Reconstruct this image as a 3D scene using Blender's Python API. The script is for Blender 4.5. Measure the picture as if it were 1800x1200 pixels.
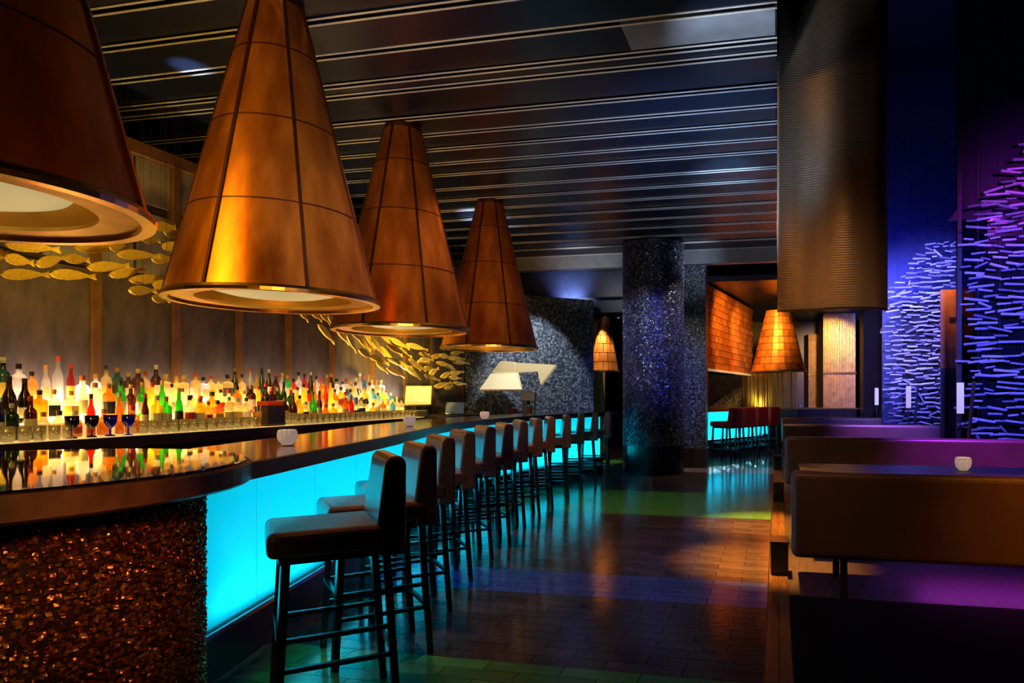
import bpy, math, random
from mathutils import Vector, Matrix
random.seed(7)
S = bpy.context.scene
for o in list(bpy.data.objects): bpy.data.objects.remove(o)
COL = S.collection
PI = math.pi

# ------------------------------------------------------------------ camera
F, CX, HY, HC = 1200.0, 1110.0, 693.0, 1.40      # focal (px), principal x, horizon y, eye height
YAW = math.atan((1366 - CX) / F)
cam = bpy.data.cameras.new('camera'); cam.sensor_width = 36; cam.lens = 36 * F / 1800
cam.shift_x = -(CX - 900) / 1800; cam.shift_y = (HY - 600) / 1800
cam.clip_start = .02; cam.clip_end = 200
co = bpy.data.objects.new('camera', cam); COL.objects.link(co)
co.location = (0, 0, HC); co.rotation_euler = (PI / 2, 0, YAW); S.camera = co
FW = Vector((-math.sin(YAW), math.cos(YAW), 0)); RT = Vector((math.cos(YAW), math.sin(YAW), 0))

# ------------------------------------------------------------------ world, exposure
w = bpy.data.worlds.new('world'); S.world = w; w.use_nodes = True
w.node_tree.nodes['Background'].inputs[0].default_value = (.012, .016, .05, 1)
w.node_tree.nodes['Background'].inputs[1].default_value = .25
S.view_settings.view_transform = 'Standard'; S.view_settings.look = 'None'
S.view_settings.gamma = 1; S.view_settings.use_curve_mapping = False
S.view_settings.exposure = 0.0
S.cycles.max_bounces = 7; S.cycles.transparent_max_bounces = 12; S.cycles.sample_clamp_indirect = 4.0
S.cycles.caustics_reflective = False; S.cycles.caustics_refractive = False

# ------------------------------------------------------------------ room lights: real spots and added fills without fixtures
def light(name, kind, loc, power, col, target=None, size=.1, size_y=None, spot=60, blend=.6):
    l = bpy.data.lights.new(name, kind); l.energy = power; l.color = col
    if kind == 'AREA':
        l.size = size
        if size_y: l.shape = 'RECTANGLE'; l.size_y = size_y
    else:
        l.shadow_soft_size = size
    if kind == 'SPOT': l.spot_size = math.radians(spot); l.spot_blend = blend
    o = bpy.data.objects.new(name, l); COL.objects.link(o); o.location = loc
    if target is not None:
        o.rotation_euler = (Vector(target) - Vector(loc)).to_track_quat('-Z', 'Y').to_euler()
    return o
WARM = (1, .55, .18); AMB = (1, .68, .28); BLUE = (.12, .22, 1); VIO = (.42, .12, 1); MAG = (.85, .1, 1); ICE = (.55, .75, 1)
# fills added to light the copper shades, no fixtures there
light('fill_shade_gold', 'AREA', (-3.8, 1.9, 3.2), 40, (1, .54, .04), (-3.23, 3.52, 2.25), .9)  # placed unseen behind the first shade to give a gold sheen
light('fill_shade_front', 'SPOT', (-.9, .9, 1.5), 190, (1, .36, .06), (-3.35, 4.1, 3.1), .5, spot=40, blend=1)
light('fill_shade_second', 'SPOT', (-1.8, 3.4, 1.6), 330, (1, .42, .08), (-3.7, 6.3, 3.0), .5, spot=40, blend=1)
light('fill_shade_third', 'SPOT', (-2.2, 6.0, 1.6), 330, (1, .42, .08), (-3.95, 9.0, 3.0), .5, spot=40, blend=1)
light('fill_shade_near', 'SPOT', (-1.9, -.2, 1.6), 60, (1, .4, .08), (-3.2, 1.6, 3.2), .5, spot=50, blend=1)
# fish
light('spot_fish_near', 'SPOT', (-3.9, 3.4, 1.5), 130, (1, .68, .1), (-5.1, 4.2, 2.35), .1, spot=60, blend=1)
light('spot_fish_far', 'SPOT', (-3.9, 7.2, 3.4), 1150, (1, .72, .12), (-5.1, 8.7, 2.0), .1, spot=50, blend=1)
# bar top and stool backs
light('spot_bar_top', 'SPOT', (-2.9, 5.0, 4.0), 260, (1, .5, .12), (-3.1, 4.2, 1.1), .1, spot=56, blend=1)
light('spot_stool_backs', 'SPOT', (-3.0, 6.4, 4.0), 240, (1, .5, .18), (-2.6, 6.6, 1.1), .08, spot=84, blend=1)
light('fill_stool_near', 'SPOT', (-2.3, 3.0, 4.0), 60, (1, .4, .14), (-1.9, 3.1, .9), .08, spot=40, blend=1)  # added to brighten the nearest stool
# drum end
light('spot_drum', 'SPOT', (-1.6, -.45, 1.2), 800, (1, .56, .1), (-3.0, 1.2, .25), .1, spot=44, blend=1)
light('fill_rim', 'SPOT', (-1.4, .3, 2.0), 34, (1, .55, .2), (-2.5, 1.6, 1.08), .1, spot=50, blend=1)  # extra light put in to lift the dark drum rim
light('spot_drum_red', 'SPOT', (-1.2, 1.3, 1.5), 30, (1, .26, .12), (-2.3, 1.9, .8), .1, spot=36, blend=1)
# ceiling pools, after two hidden washes added to brighten the trims
light('fill_ceiling_wash', 'SPOT', (-2.2, 3.2, 2.2), 80, (1, .86, .8), (-3.2, 6.2, 4.1), .2, spot=120, blend=1)
light('fill_ceiling_wash_blue', 'SPOT', (-.7, 6.0, 2.2), 260, (.3, .55, 1), (-.6, 7.2, 4.1), .2, spot=110, blend=1)
light('spot_ceiling_ice', 'SPOT', (-.6, 4.3, 2.9), 120, (.7, .82, 1), (-.3, 5.12, 4.1), .05, spot=46, blend=1)
light('spot_ceiling_left', 'SPOT', (-4.9, 4.6, 3.3), 150, ICE, (-4.75, 4.75, 4.1), .03, spot=24, blend=1)
light('spot_ceiling_mid', 'SPOT', (-.5, 7.6, 3.2), 160, (.45, .7, 1), (-.6, 8.3, 4.1), .05, spot=50, blend=1)
light('spot_ceiling_far', 'SPOT', (-4.4, 8.8, 3.5), 160, ICE, (-4.4, 9.6, 4.1), .05, spot=44, blend=1)
light('fill_beam', 'SPOT', (-1.0, 11.3, 3.6), 40, (.7, .8, 1), (-1.9, 12.85, 4.05), .1, spot=70, blend=1)  # added because the beam came out dark
light('fill_beam_left', 'SPOT', (-3.6, 11.4, 3.6), 40, (.8, .82, .9), (-3.6, 12.85, 4.05), .1, spot=80, blend=1)  # second added light, for the left part of the beam
light('fill_column_front', 'SPOT', (-3.2, 8.6, 3.9), 260, (.75, .75, 1), (-2.3, 11.9, 2.2), .1, spot=30, blend=.8)  # neutral fill added for the front of the column
# mosaic wall, column
light('spot_mosaic_wall', 'SPOT', (-3.9, 11.2, 3.7), 380, (.85, .92, 1), (-4.6, 12.5, 1.6), .05, spot=54, blend=.4)
light('spot_bulkhead', 'SPOT', (-4.15, 13.3, 3.15), 130, ICE, (-4.17, 13.6, 3.5), .03, spot=100, blend=1)
light('spot_column_side', 'SPOT', (-.9, 10.9, 3.9), 120, (1, .85, .7), (-1.6, 12.1, 2.5), .04, spot=50, blend=.8)
light('spot_column_blue', 'SPOT', (-.6, 8.0, 3.9), 420, (.1, .13, 1), (-2.1, 11.9, 2.0), .1, spot=30, blend=.8)
# floor of the aisle
light('fill_aisle_near', 'SPOT', (-1.1, 4.8, 4.05), 34, (.5, .55, 1), (-.9, 4.8, 0), .06, spot=80, blend=1)  # overhead fill added for the dim floor
light('fill_aisle_mid', 'SPOT', (-1.1, 8.6, 4.05), 130, (1, .8, .4), (-1.1, 8.7, 0), .06, spot=60, blend=1)  # further added fill, halfway down the aisle
light('spot_aisle_edge', 'SPOT', (-.3, 7.7, 4.05), 4500, (1, .42, .05), (-.1, 7.5, 0), .06, spot=26, blend=1)
light('spot_aisle_edge_near', 'SPOT', (-.3, 5.9, 4.05), 5200, (1, .42, .05), (-.08, 5.85, 0), .06, spot=26, blend=1)
light('spot_far_floor', 'SPOT', (-.2, 12.6, 3.9), 260, (1, .7, .4), (-.7, 12.0, 0), .06, spot=60, blend=.8)
# second room copper hood
light('spot_far_hood', 'SPOT', (-.1, 15.7, 3.6), 560, (1, .46, .08), (-.55, 17.3, 2.7), .06, spot=80, blend=.8)
light('spot_far_wall', 'SPOT', (.1, 14.6, 3.6), 420, (1, .4, .06), (-1.2, 15.8, 2.8), .06, spot=80, blend=.8)
light('spot_far_ribs', 'SPOT', (1.25, 18.6, 3.6), 1100, (1, .58, .12), (1.35, 20.2, 2.6), .06, spot=70, blend=.8)
# blue / violet side
light('spot_sticks_blue', 'SPOT', (2.1, 6.2, 3.4), 2600, (.1, .1, 1), (3.4, 10.8, 2.3), .15, spot=50, blend=.8)
light('spot_sticks_violet', 'SPOT', (3.7, 9.0, 4.6), 180, (.6, .05, 1), (3.8, 10.8, 4.3), .1, spot=90, blend=1)
light('spot_sticks_far', 'SPOT', (1.7, 11.7, 3.8), 2900, (.2, .2, 1), (2.9, 14.8, 2.9), .15, spot=62, blend=.7)
light('spot_sticks_far_pink', 'SPOT', (2.3, 12.4, 1.7), 60, (1, .6, .7), (3.0, 14.8, 2.3), .1, spot=40, blend=.8)
light('spot_blue_wall', 'SPOT', (2.4, 15.1, 3.4), 330, (.05, .06, 1), (2.8, 15.8, 4.4), .2, spot=120, blend=1)
light('spot_booth_violet', 'SPOT', (2.5, 7.5, 3.6), 1600, (.34, .03, 1), (2.35, 8.9, .95), .1, spot=40, blend=1)
light('spot_booth_lilac', 'SPOT', (2.0, 11.2, 3.6), 2000, (.3, .12, 1), (1.85, 12.75, .95), .1, spot=36, blend=1)
light('fill_far_stools', 'SPOT', (-.3, 14.2, 3.7), 160, (1, .5, .25), (-.6, 15.6, .8), .06, spot=50, blend=.8)  # warm fill added to light the red seats
light('fill_caddy', 'SPOT', (-4.2, 5.5, 2.3), 40, (1, .6, .3), (-4.98, 5.95, 1.25), .05, spot=30, blend=.8)  # added from above so the red napkins show
light('fill_cream_pillar', 'SPOT', (-3.0, 13.9, 2.9), 60, (1, .75, .4), (-3.6, 14.8, 1.4), .05, spot=60, blend=.8)  # fill added to brighten the pillar
light('spot_booth_amber', 'SPOT', (2.2, 2.6, 2.9), 330, (1, .36, .04), (2.5, 4.9, .8), .1, spot=62, blend=1)
light('spot_booth_corner', 'SPOT', (-.2, 3.2, 3.0), 40, (1, .5, .14), (.25, 4.9, .8), .06, spot=30, blend=1)
light('fill_panel_warm', 'SPOT', (.5, 4.6, 1.2), 80, (1, .62, .3), (.45, 6.1, 2.05), .3, spot=44, blend=1)  # low warm fill added for the hanging bronze panel

# ------------------------------------------------------------------ helpers
def ray(px, py):
    return FW + RT * ((px - CX) / F) + Vector((0, 0, (HY - py) / F))
def at_z(px, py, z):
    r = ray(px, py); return Vector((0, 0, HC)) + r * ((z - HC) / r.z)
def at_d(px, py, d): return Vector((0, 0, HC)) + ray(px, py) * d
def at_x(px, py, x):
    r = ray(px, py); return Vector((0, 0, HC)) + r * (x / r.x)
def at_y(px, py, y):
    r = ray(px, py); return Vector((0, 0, HC)) + r * (y / r.y)

class MB:
    def __init__(s): s.v = []; s.f = []
    def add(s, vs, fs):
        n = len(s.v); s.v += [tuple(v) for v in vs]; s.f += [tuple(i + n for i in f) for f in fs]; return s
    def box(s, c, d, m=None, taper=1.0):
        x, y, z = d[0] / 2, d[1] / 2, d[2] / 2
        vs = [Vector(p) for p in ((-x, -y, -z), (x, -y, -z), (x, y, -z), (-x, y, -z), (-x * taper, -y * taper, z), (x * taper, -y * taper, z), (x * taper, y * taper, z), (-x * taper, y * taper, z))]
        if m: vs = [m @ v for v in vs]
        c = Vector(c)
        return s.add([v + c for v in vs], [(0, 3, 2, 1), (4, 5, 6, 7), (0, 1, 5, 4), (1, 2, 6, 5), (2, 3, 7, 6), (3, 0, 4, 7)])
    def bx(s, x0, x1, y0, y1, z0, z1):
        return s.box(((x0 + x1) / 2, (y0 + y1) / 2, (z0 + z1) / 2), (x1 - x0, y1 - y0, z1 - z0))
    def bar(s, a, b, wx, wy=None):
        a, b = Vector(a), Vector(b); d = b - a; L = d.length
        q = d.to_track_quat('Z', 'Y').to_matrix()
        return s.box((a + b) / 2, (wx, wy or wx, L), q)
    def tube(s, a, b, r0, r1=None, n=10, cap=True):
        a, b = Vector(a), Vector(b); r1 = r0 if r1 is None else r1
        q = (b - a).to_track_quat('Z', 'Y').to_matrix()
        vs = []
        for p, r in ((a, r0), (b, r1)):
            for i in range(n):
                t = 2 * PI * i / n; vs.append(p + q @ Vector((r * math.cos(t), r * math.sin(t), 0)))
        fs = [(i, (i + 1) % n, n + (i + 1) % n, n + i) for i in range(n)]
        if cap: fs += [tuple(range(n - 1, -1, -1)), tuple(range(n, 2 * n))]
        return s.add(vs, fs)
    def lathe(s, prof, n=16, c=(0, 0, 0), a0=0, a1=2 * PI):
        full = abs(a1 - a0 - 2 * PI) < 1e-6; m = n if full else n + 1; k = len(prof)
        vs = []
        for i in range(m):
            t = a0 + (a1 - a0) * i / n
            for r, z in prof: vs.append((c[0] + r * math.cos(t), c[1] + r * math.sin(t), c[2] + z))
        fs = []
        for i in range(n):
            j = (i + 1) % m
            for p in range(k - 1): fs.append((i * k + p, j * k + p, j * k + p + 1, i * k + p + 1))
        return s.add(vs, fs)
    def prism(s, poly, z0, z1):
        n = len(poly)
        vs = [(x, y, z0) for x, y in poly] + [(x, y, z1) for x, y in poly]
        return s.add(vs, [tuple(range(n - 1, -1, -1)), tuple(range(n, 2 * n))] + [(i, (i + 1) % n, n + (i + 1) % n, n + i) for i in range(n)])
    def strip(s, A, B, z0, z1):
        """ribbon solid between polylines A and B (lists of xy)"""
        n = len(A); vs = []
        for a, b in zip(A, B): vs += [(a[0], a[1], z0), (b[0], b[1], z0), (b[0], b[1], z1), (a[0], a[1], z1)]
        fs = [(0, 1, 2, 3), tuple((n - 1) * 4 + i for i in (3, 2, 1, 0))]
        for i in range(n - 1):
            p, q = i * 4, i * 4 + 4
            fs += [(p, q, q + 1, p + 1), (p + 1, q + 1, q + 2, p + 2), (p + 2, q + 2, q + 3, p + 3), (p + 3, q + 3, q, p)]
        return s.add(vs, fs)
    def mesh(s, name, m=None, smooth=False):
        me = bpy.data.meshes.new(name); me.from_pydata(s.v, [], s.f)
        if m: me.materials.append(m)
        if smooth: me.polygons.foreach_set('use_smooth', [True] * len(me.polygons))
        me.validate(); me.update()
        import bmesh
        b = bmesh.new(); b.from_mesh(me); bmesh.ops.recalc_face_normals(b, faces=b.faces); b.to_mesh(me); b.free()
        return me
    def build(s, name, m=None, parent=None, smooth=False, bevel=0, seg=2, loc=None, auto=False):
        o = bpy.data.objects.new(name, s.mesh(name, m, smooth)); COL.objects.link(o)
        if parent: o.parent = parent
        if loc is not None: o.location = loc
        if bevel:
            b = o.modifiers.new('bevel', 'BEVEL'); b.width = bevel; b.segments = seg; b.limit_method = 'ANGLE'; b.angle_limit = math.radians(35)
        return o
def inst(name, me, parent=None, loc=(0, 0, 0), rz=0, mtx=None):
    o = bpy.data.objects.new(name, me); COL.objects.link(o)
    if parent: o.parent = parent
    if mtx is not None: o.matrix_local = mtx
    else: o.location = loc; o.rotation_euler = (0, 0, rz)
    return o
def tag(o, label=None, cat=None, group=None, kind=None):
    if label: o['label'] = label
    if cat: o['category'] = cat
    if group: o['group'] = group
    if kind: o['kind'] = kind
    return o
def thing(name, label, cat, loc=(0, 0, 0), rz=0, group=None, kind=None):
    o = bpy.data.objects.new(name, None); COL.objects.link(o); o.empty_display_size = .1
    o.location = loc; o.rotation_euler = (0, 0, rz); return tag(o, label, cat, group, kind)
def copy_tree(o, parent=None):
    c = o.copy(); COL.objects.link(c); c.parent = parent
    for ch in KIDS(o): copy_tree(ch, c)
    return c
def KIDS(o): return [x for x in bpy.data.objects if x.parent == o]
def dup(o, loc, rz, label, group=None):
    c = copy_tree(o); c.location = loc; c.rotation_euler = (0, 0, rz); c['label'] = label
    if group: c['group'] = group
    return c
ORD = ['first', 'second', 'third', 'fourth', 'fifth', 'sixth', 'seventh', 'eighth', 'ninth', 'tenth', 'eleventh', 'twelfth', 'thirteenth', 'fourteenth', 'fifteenth', 'sixteenth', 'seventeenth', 'eighteenth', 'nineteenth']
def ordn(i):
    if i < 19: return ORD[i]
    n = i + 1; s = 'th' if 10 < n % 100 < 14 else {1: 'st', 2: 'nd', 3: 'rd'}.get(n % 10, 'th')
    return '%d%s' % (n, s)

# ------------------------------------------------------------------ materials
def mat(name, col, rough=.5, metal=0., emit=None, es=0., var=0., vscale=6., stretch=(1, 1, 1), bump=0., bscale=60., btype='noise', objvar=0., spec=.5, coat=0., trans=0., col2=None, rvar=0.):
    m = bpy.data.materials.new(name); m.use_nodes = True; nt = m.node_tree; P = nt.nodes['Principled BSDF']; L = nt.links
    c = tuple(col) + (1,)
    P.inputs['Base Color'].default_value = c; P.inputs['Roughness'].default_value = rough; P.inputs['Metallic'].default_value = metal
    P.inputs['Specular IOR Level'].default_value = spec; P.inputs['Coat Weight'].default_value = coat; P.inputs['Coat Roughness'].default_value = .08
    P.inputs['Transmission Weight'].default_value = trans
    if emit: P.inputs['Emission Color'].default_value = tuple(emit) + (1,); P.inputs['Emission Strength'].default_value = es
    tc = nt.nodes.new('ShaderNodeTexCoord'); mp = nt.nodes.new('ShaderNodeMapping'); mp.inputs['Scale'].default_value = stretch
    L.new(tc.outputs['Object'], mp.inputs[0])
    src = None
    if var or col2:
        n = nt.nodes.new('ShaderNodeTexNoise'); n.inputs['Scale'].default_value = vscale; n.inputs['Detail'].default_value = 5
        L.new(mp.outputs[0], n.inputs['Vector'])
        r = nt.nodes.new('ShaderNodeValToRGB'); r.color_ramp.elements[0].position = .3; r.color_ramp.elements[1].position = .72
        a = [max(0, x * (1 - var)) for x in col]; b = list(col2) if col2 else [min(1, x * (1 + var)) for x in col]
        r.color_ramp.elements[0].color = (*a, 1); r.color_ramp.elements[1].color = (*b, 1)
        L.new(n.outputs['Fac'], r.inputs[0]); src = r.outputs[0]
        if rvar:
            mr = nt.nodes.new('ShaderNodeMapRange'); mr.inputs[3].default_value = max(.02, rough - rvar); mr.inputs[4].default_value = rough + rvar
            L.new(n.outputs['Fac'], mr.inputs[0]); L.new(mr.outputs[0], P.inputs['Roughness'])
    if objvar:
        oi = nt.nodes.new('ShaderNodeObjectInfo'); hv = nt.nodes.new('ShaderNodeHueSaturation')
        mr = nt.nodes.new('ShaderNodeMapRange'); mr.inputs[3].default_value = 1 - objvar; mr.inputs[4].default_value = 1 + objvar
        L.new(oi.outputs['Random'], mr.inputs[0]); L.new(mr.outputs[0], hv.inputs['Value'])
        if src: L.new(src, hv.inputs['Color'])
        else: hv.inputs['Color'].default_value = c
        src = hv.outputs[0]
    if src: L.new(src, P.inputs['Base Color'])
    if bump:
        if btype == 'voronoi':
            n = nt.nodes.new('ShaderNodeTexVoronoi'); out = n.outputs['Distance']
        elif btype == 'wave':
            n = nt.nodes.new('ShaderNodeTexWave'); n.bands_direction = 'Z'; n.inputs['Distortion'].default_value = .6; out = n.outputs['Fac']
        else:
            n = nt.nodes.new('ShaderNodeTexNoise'); out = n.outputs['Fac']
        n.inputs['Scale'].default_value = bscale; L.new(mp.outputs[0], n.inputs['Vector'])
        b = nt.nodes.new('ShaderNodeBump'); b.inputs['Strength'].default_value = bump; b.inputs['Distance'].default_value = .02
        L.new(out, b.inputs['Height']); L.new(b.outputs[0], P.inputs['Normal'])
    return m
def mosaic(name, cols, scale, rough=.25, metal=.6, bump=.6):
    m = bpy.data.materials.new(name); m.use_nodes = True; nt = m.node_tree; P = nt.nodes['Principled BSDF']; L = nt.links
    tc = nt.nodes.new('ShaderNodeTexCoord'); v = nt.nodes.new('ShaderNodeTexVoronoi'); v.inputs['Scale'].default_value = scale
    L.new(tc.outputs['Object'], v.inputs['Vector'])
    sx = nt.nodes.new('ShaderNodeSeparateColor'); L.new(v.outputs['Color'], sx.inputs[0])
    r = nt.nodes.new('ShaderNodeValToRGB'); r.color_ramp.interpolation = 'CONSTANT'
    e = r.color_ramp.elements
    while len(e) < len(cols): e.new(.5)
    for i, c in enumerate(cols): e[i].position = i / len(cols); e[i].color = (*c, 1)
    L.new(sx.outputs[0], r.inputs[0]); L.new(r.outputs[0], P.inputs['Base Color'])
    P.inputs['Roughness'].default_value = rough; P.inputs['Metallic'].default_value = metal
    b = nt.nodes.new('ShaderNodeBump'); b.inputs['Strength'].default_value = bump; b.inputs['Distance'].default_value = .015; b.invert = True
    L.new(v.outputs['Distance'], b.inputs['Height']); L.new(b.outputs[0], P.inputs['Normal'])
    return m
def thin_glass(name, col, gloss=.18, rough=.03, tl=0.):
    m = bpy.data.materials.new(name); m.use_nodes = True; nt = m.node_tree; L = nt.links; nt.nodes.remove(nt.nodes['Principled BSDF'])
    t = nt.nodes.new('ShaderNodeBsdfTransparent'); t.inputs[0].default_value = (*col, 1)
    g = nt.nodes.new('ShaderNodeBsdfGlossy'); g.inputs['Roughness'].default_value = rough
    mx = nt.nodes.new('ShaderNodeMixShader'); mx.inputs[0].default_value = gloss
    src = t.outputs[0]
    if tl:
        d = nt.nodes.new('ShaderNodeBsdfTranslucent'); d.inputs[0].default_value = (*col, 1)
        m2 = nt.nodes.new('ShaderNodeMixShader'); m2.inputs[0].default_value = tl
        L.new(src, m2.inputs[1]); L.new(d.outputs[0], m2.inputs[2]); src = m2.outputs[0]
    L.new(src, mx.inputs[1]); L.new(g.outputs[0], mx.inputs[2]); L.new(mx.outputs[0], nt.nodes['Material Output'].inputs[0])
    return m
def frosted(name, col, es, ecol):
    m = bpy.data.materials.new(name); m.use_nodes = True; nt = m.node_tree; L = nt.links; nt.nodes.remove(nt.nodes['Principled BSDF'])
    t = nt.nodes.new('ShaderNodeBsdfTranslucent'); t.inputs[0].default_value = (*col, 1)
    e = nt.nodes.new('ShaderNodeEmission'); e.inputs[0].default_value = (*ecol, 1); e.inputs[1].default_value = es
    a = nt.nodes.new('ShaderNodeAddShader'); L.new(t.outputs[0], a.inputs[0]); L.new(e.outputs[0], a.inputs[1])
    g = nt.nodes.new('ShaderNodeBsdfGlossy'); g.inputs['Roughness'].default_value = .25
    mx = nt.nodes.new('ShaderNodeMixShader'); mx.inputs[0].default_value = .05
    L.new(a.outputs[0], mx.inputs[1]); L.new(g.outputs[0], mx.inputs[2]); L.new(mx.outputs[0], nt.nodes['Material Output'].inputs[0])
    return m
M = {}
M['floor_dark'] = mat('floor_dark', (.06, .042, .05), .15, objvar=.35, var=.3, bump=.05, bscale=25)
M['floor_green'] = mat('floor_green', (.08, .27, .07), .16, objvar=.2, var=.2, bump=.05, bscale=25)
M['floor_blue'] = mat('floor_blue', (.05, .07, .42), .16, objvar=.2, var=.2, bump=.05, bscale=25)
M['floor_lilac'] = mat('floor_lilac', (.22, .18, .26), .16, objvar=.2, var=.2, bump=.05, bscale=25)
M['floor_base'] = mat('floor_base', (.01, .009, .012), .3)
M['wood_strip'] = mat('wood_strip', (.13, .06, .025), .3, var=.4, vscale=5, stretch=(8, .6, 1), objvar=.2)
M['wood_dark_floor'] = mat('wood_dark_floor', (.04, .024, .03), .5, var=.4, stretch=(8, .6, 1))
M['black_gloss'] = mat('black_gloss', (.004, .005, .01), .22, bump=.02, bscale=4)
M['ceil'] = mat('ceil', (.006, .009, .022), .36, spec=.25)
M['ceil_light_patch'] = mat('ceil_light_patch', (.2, .22, .26), .35, var=.3, vscale=3)  # paler base colour stands for a patch of light on the slats
M['trim'] = mat('trim', (.72, .7, .7), .4, metal=.15)
M['beam'] = mat('beam', (.26, .27, .3), .45, var=.15)
M['header'] = mat('header', (.008, .008, .02), .5, spec=.2)
M['navy'] = mat('navy', (.03, .035, .09), .35, var=.2)
M['wall_fabric'] = mat('wall_fabric', (.085, .055, .04), .7, var=.45, vscale=9, stretch=(1, 1, .35), bump=.15, bscale=80)
M['pane_grey'] = mat('pane_grey', (.24, .2, .18), .6, var=.3, vscale=4)
M['wall_grid'] = mat('wall_grid', (.05, .03, .02), .6)
M['post'] = mat('post', (.22, .1, .025), .35, metal=.3, var=.3)
M['copper'] = mat('copper', (.72, .19, .02), .33, metal=.8, var=.45, vscale=5, stretch=(1.6, 1.6, .35), objvar=.12, bump=.06, bscale=5, col2=(.8, .28, .04), rvar=.08)
M['copper_seam'] = mat('copper_seam', (.06, .018, .006), .45, metal=.7)
M['copper_rim'] = mat('copper_rim', (.85, .5, .14), .25, metal=1, var=.2)
M['gold_inner'] = mat('gold_inner', (.8, .5, .1), .38, metal=.8, var=.2)
M['diffuser'] = mat('diffuser', (.75, .66, .32), .4, emit=(1, .82, .36), es=.42, var=.12, vscale=30)
M['fish'] = mat('fish', (.78, .5, .06), .42, metal=.35, objvar=.25, var=.2, vscale=12)
M['wire'] = mat('wire', (.05, .05, .05), .5, metal=.8)
M['bar_wood'] = mat('bar_wood', (.22, .085, .025), .14, var=.35, vscale=4, stretch=(3, .5, 1))
M['bar_edge'] = mat('bar_edge', (.05, .022, .015), .35, var=.3)
M['stone_rim'] = mat('stone_rim', (.13, .075, .03), .4, var=.35, vscale=10)
M['mirror_black'] = mat('mirror_black', (.42, .38, .34), .03, metal=1)
M['kick'] = mat('kick', (.006, .012, .022), .3)
M['chrome'] = mat('chrome', (.6, .65, .7), .2, metal=1)
M['cyan'] = frosted('cyan', (.1, .7, .78), .36, (.0, .58, .8))
M['cyan_back'] = mat('cyan_back', (.5, .7, .8), .8)
M['drum'] = mosaic('drum', [(.55, .27, .06), (.35, .14, .03), (.75, .42, .1), (.22, .08, .03), (.6, .2, .04)], 50, .28, .8, .5)
M['drum_core'] = mat('drum_core', (.02, .01, .006), .6)
M['chip_blue'] = mosaic('chip_blue', [(.05, .06, .12), (.12, .13, .18), (.03, .04, .1), (.1, .07, .06), (.2, .2, .26)], 28, .3, .45, .3)
M['mosaic_wall'] = mosaic('mosaic_wall', [(.04, .055, .08), (.11, .13, .16), (.07, .085, .11), (.2, .22, .25), (.025, .03, .05)], 30, .4, .2, .5)
M['brick_copper'] = mat('brick_copper', (.5, .17, .035), .45, metal=.45, var=.35, vscale=5, objvar=.3)
M['brick_joint'] = mat('brick_joint', (.12, .04, .012), .7)
M['leather_dark'] = mat('leather_dark', (.2, .1, .105), .3, var=.25, vscale=8, bump=.06, bscale=120, coat=.5)
M['leather_red'] = mat('leather_red', (.3, .03, .018), .4, var=.2, bump=.08, bscale=120)
M['leather_booth'] = mat('leather_booth', (.12, .055, .045), .4, var=.18, vscale=3, bump=.05, bscale=140)
M['metal_leg'] = mat('metal_leg', (.07, .08, .09), .25, metal=.7)
M['bronze_panel'] = mat('bronze_panel', (.34, .21, .12), .42, metal=.7, var=.3, vscale=2, stretch=(2.2, 1, .25), bump=.12, bscale=60, btype='wave')
M['dark_wood'] = mat('dark_wood', (.025, .014, .008), .4, var=.4, stretch=(1, 1, .3))
M['stick'] = mat('stick', (.42, .4, .58), .45, objvar=.6, var=.2)
M['navy_glass'] = thin_glass('navy_glass', (.35, .35, .5), .12, .04)
M['white_card'] = mat('white_card', (.8, .76, .66), .5, emit=(1, .85, .6), es=.35)
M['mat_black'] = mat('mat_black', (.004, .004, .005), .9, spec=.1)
M['black'] = mat('black', (.01, .01, .012), .4)
M['steel'] = mat('steel', (.4, .38, .34), .32, metal=.9)
M['screen'] = mat('screen', (.3, .3, .29), .3, emit=(.8, .78, .7), es=.1)
M['screen_dim'] = mat('screen_dim', (.12, .14, .16), .25, emit=(.5, .6, .7), es=.08)
M['beige_plastic'] = mat('beige_plastic', (.42, .36, .2), .45)
M['gold_dim'] = mat('gold_dim', (.4, .25, .08), .4, emit=(1, .6, .15), es=.9)
M['counter_glow'] = mat('counter_glow', (.5, .35, .12), .4, emit=(1, .66, .2), es=.85)
M['step_glow'] = mat('step_glow', (.9, .7, .35), .5, emit=(1, .68, .2), es=11)
M['counter_dark'] = mat('counter_dark', (.03, .018, .01), .3, var=.3)
M['gold_metal'] = mat('gold_metal', (.85, .55, .12), .3, metal=1)
M['rib_bronze'] = mat('rib_bronze', (.5, .32, .16), .38, metal=.8, var=.25)
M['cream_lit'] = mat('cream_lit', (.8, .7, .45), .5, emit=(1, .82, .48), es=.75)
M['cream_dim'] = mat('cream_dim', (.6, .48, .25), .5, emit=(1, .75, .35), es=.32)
M['cream_wall'] = mat('cream_wall', (.5, .36, .2), .6)
M['crystal'] = mat('crystal', (.8, .72, .8), .15, emit=(1, .7, .6), es=.25, spec=.9, var=.8, vscale=120)  # facet sparkle and candle glow put into colour and emission
M['flame'] = mat('flame', (1, .8, .4), .5, emit=(1, .7, .35), es=4)
M['red_paper'] = mat('red_paper', (.65, .05, .015), .6)
M['orange_cloth'] = mat('orange_cloth', (.7, .3, .03), .6)
M['tumbler'] = thin_glass('tumbler', (.93, .9, .8), .22, .05)
M['blue_goblet'] = thin_glass('blue_goblet', (.14, .08, .95), .1, .05, tl=.85)
M['purple_goblet'] = thin_glass('purple_goblet', (.05, .02, .22), .15, .05, tl=.8)
M['pale_floor_light'] = mat('downlight', (1, 1, 1), .4, emit=(1, .8, .55), es=6)

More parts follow.
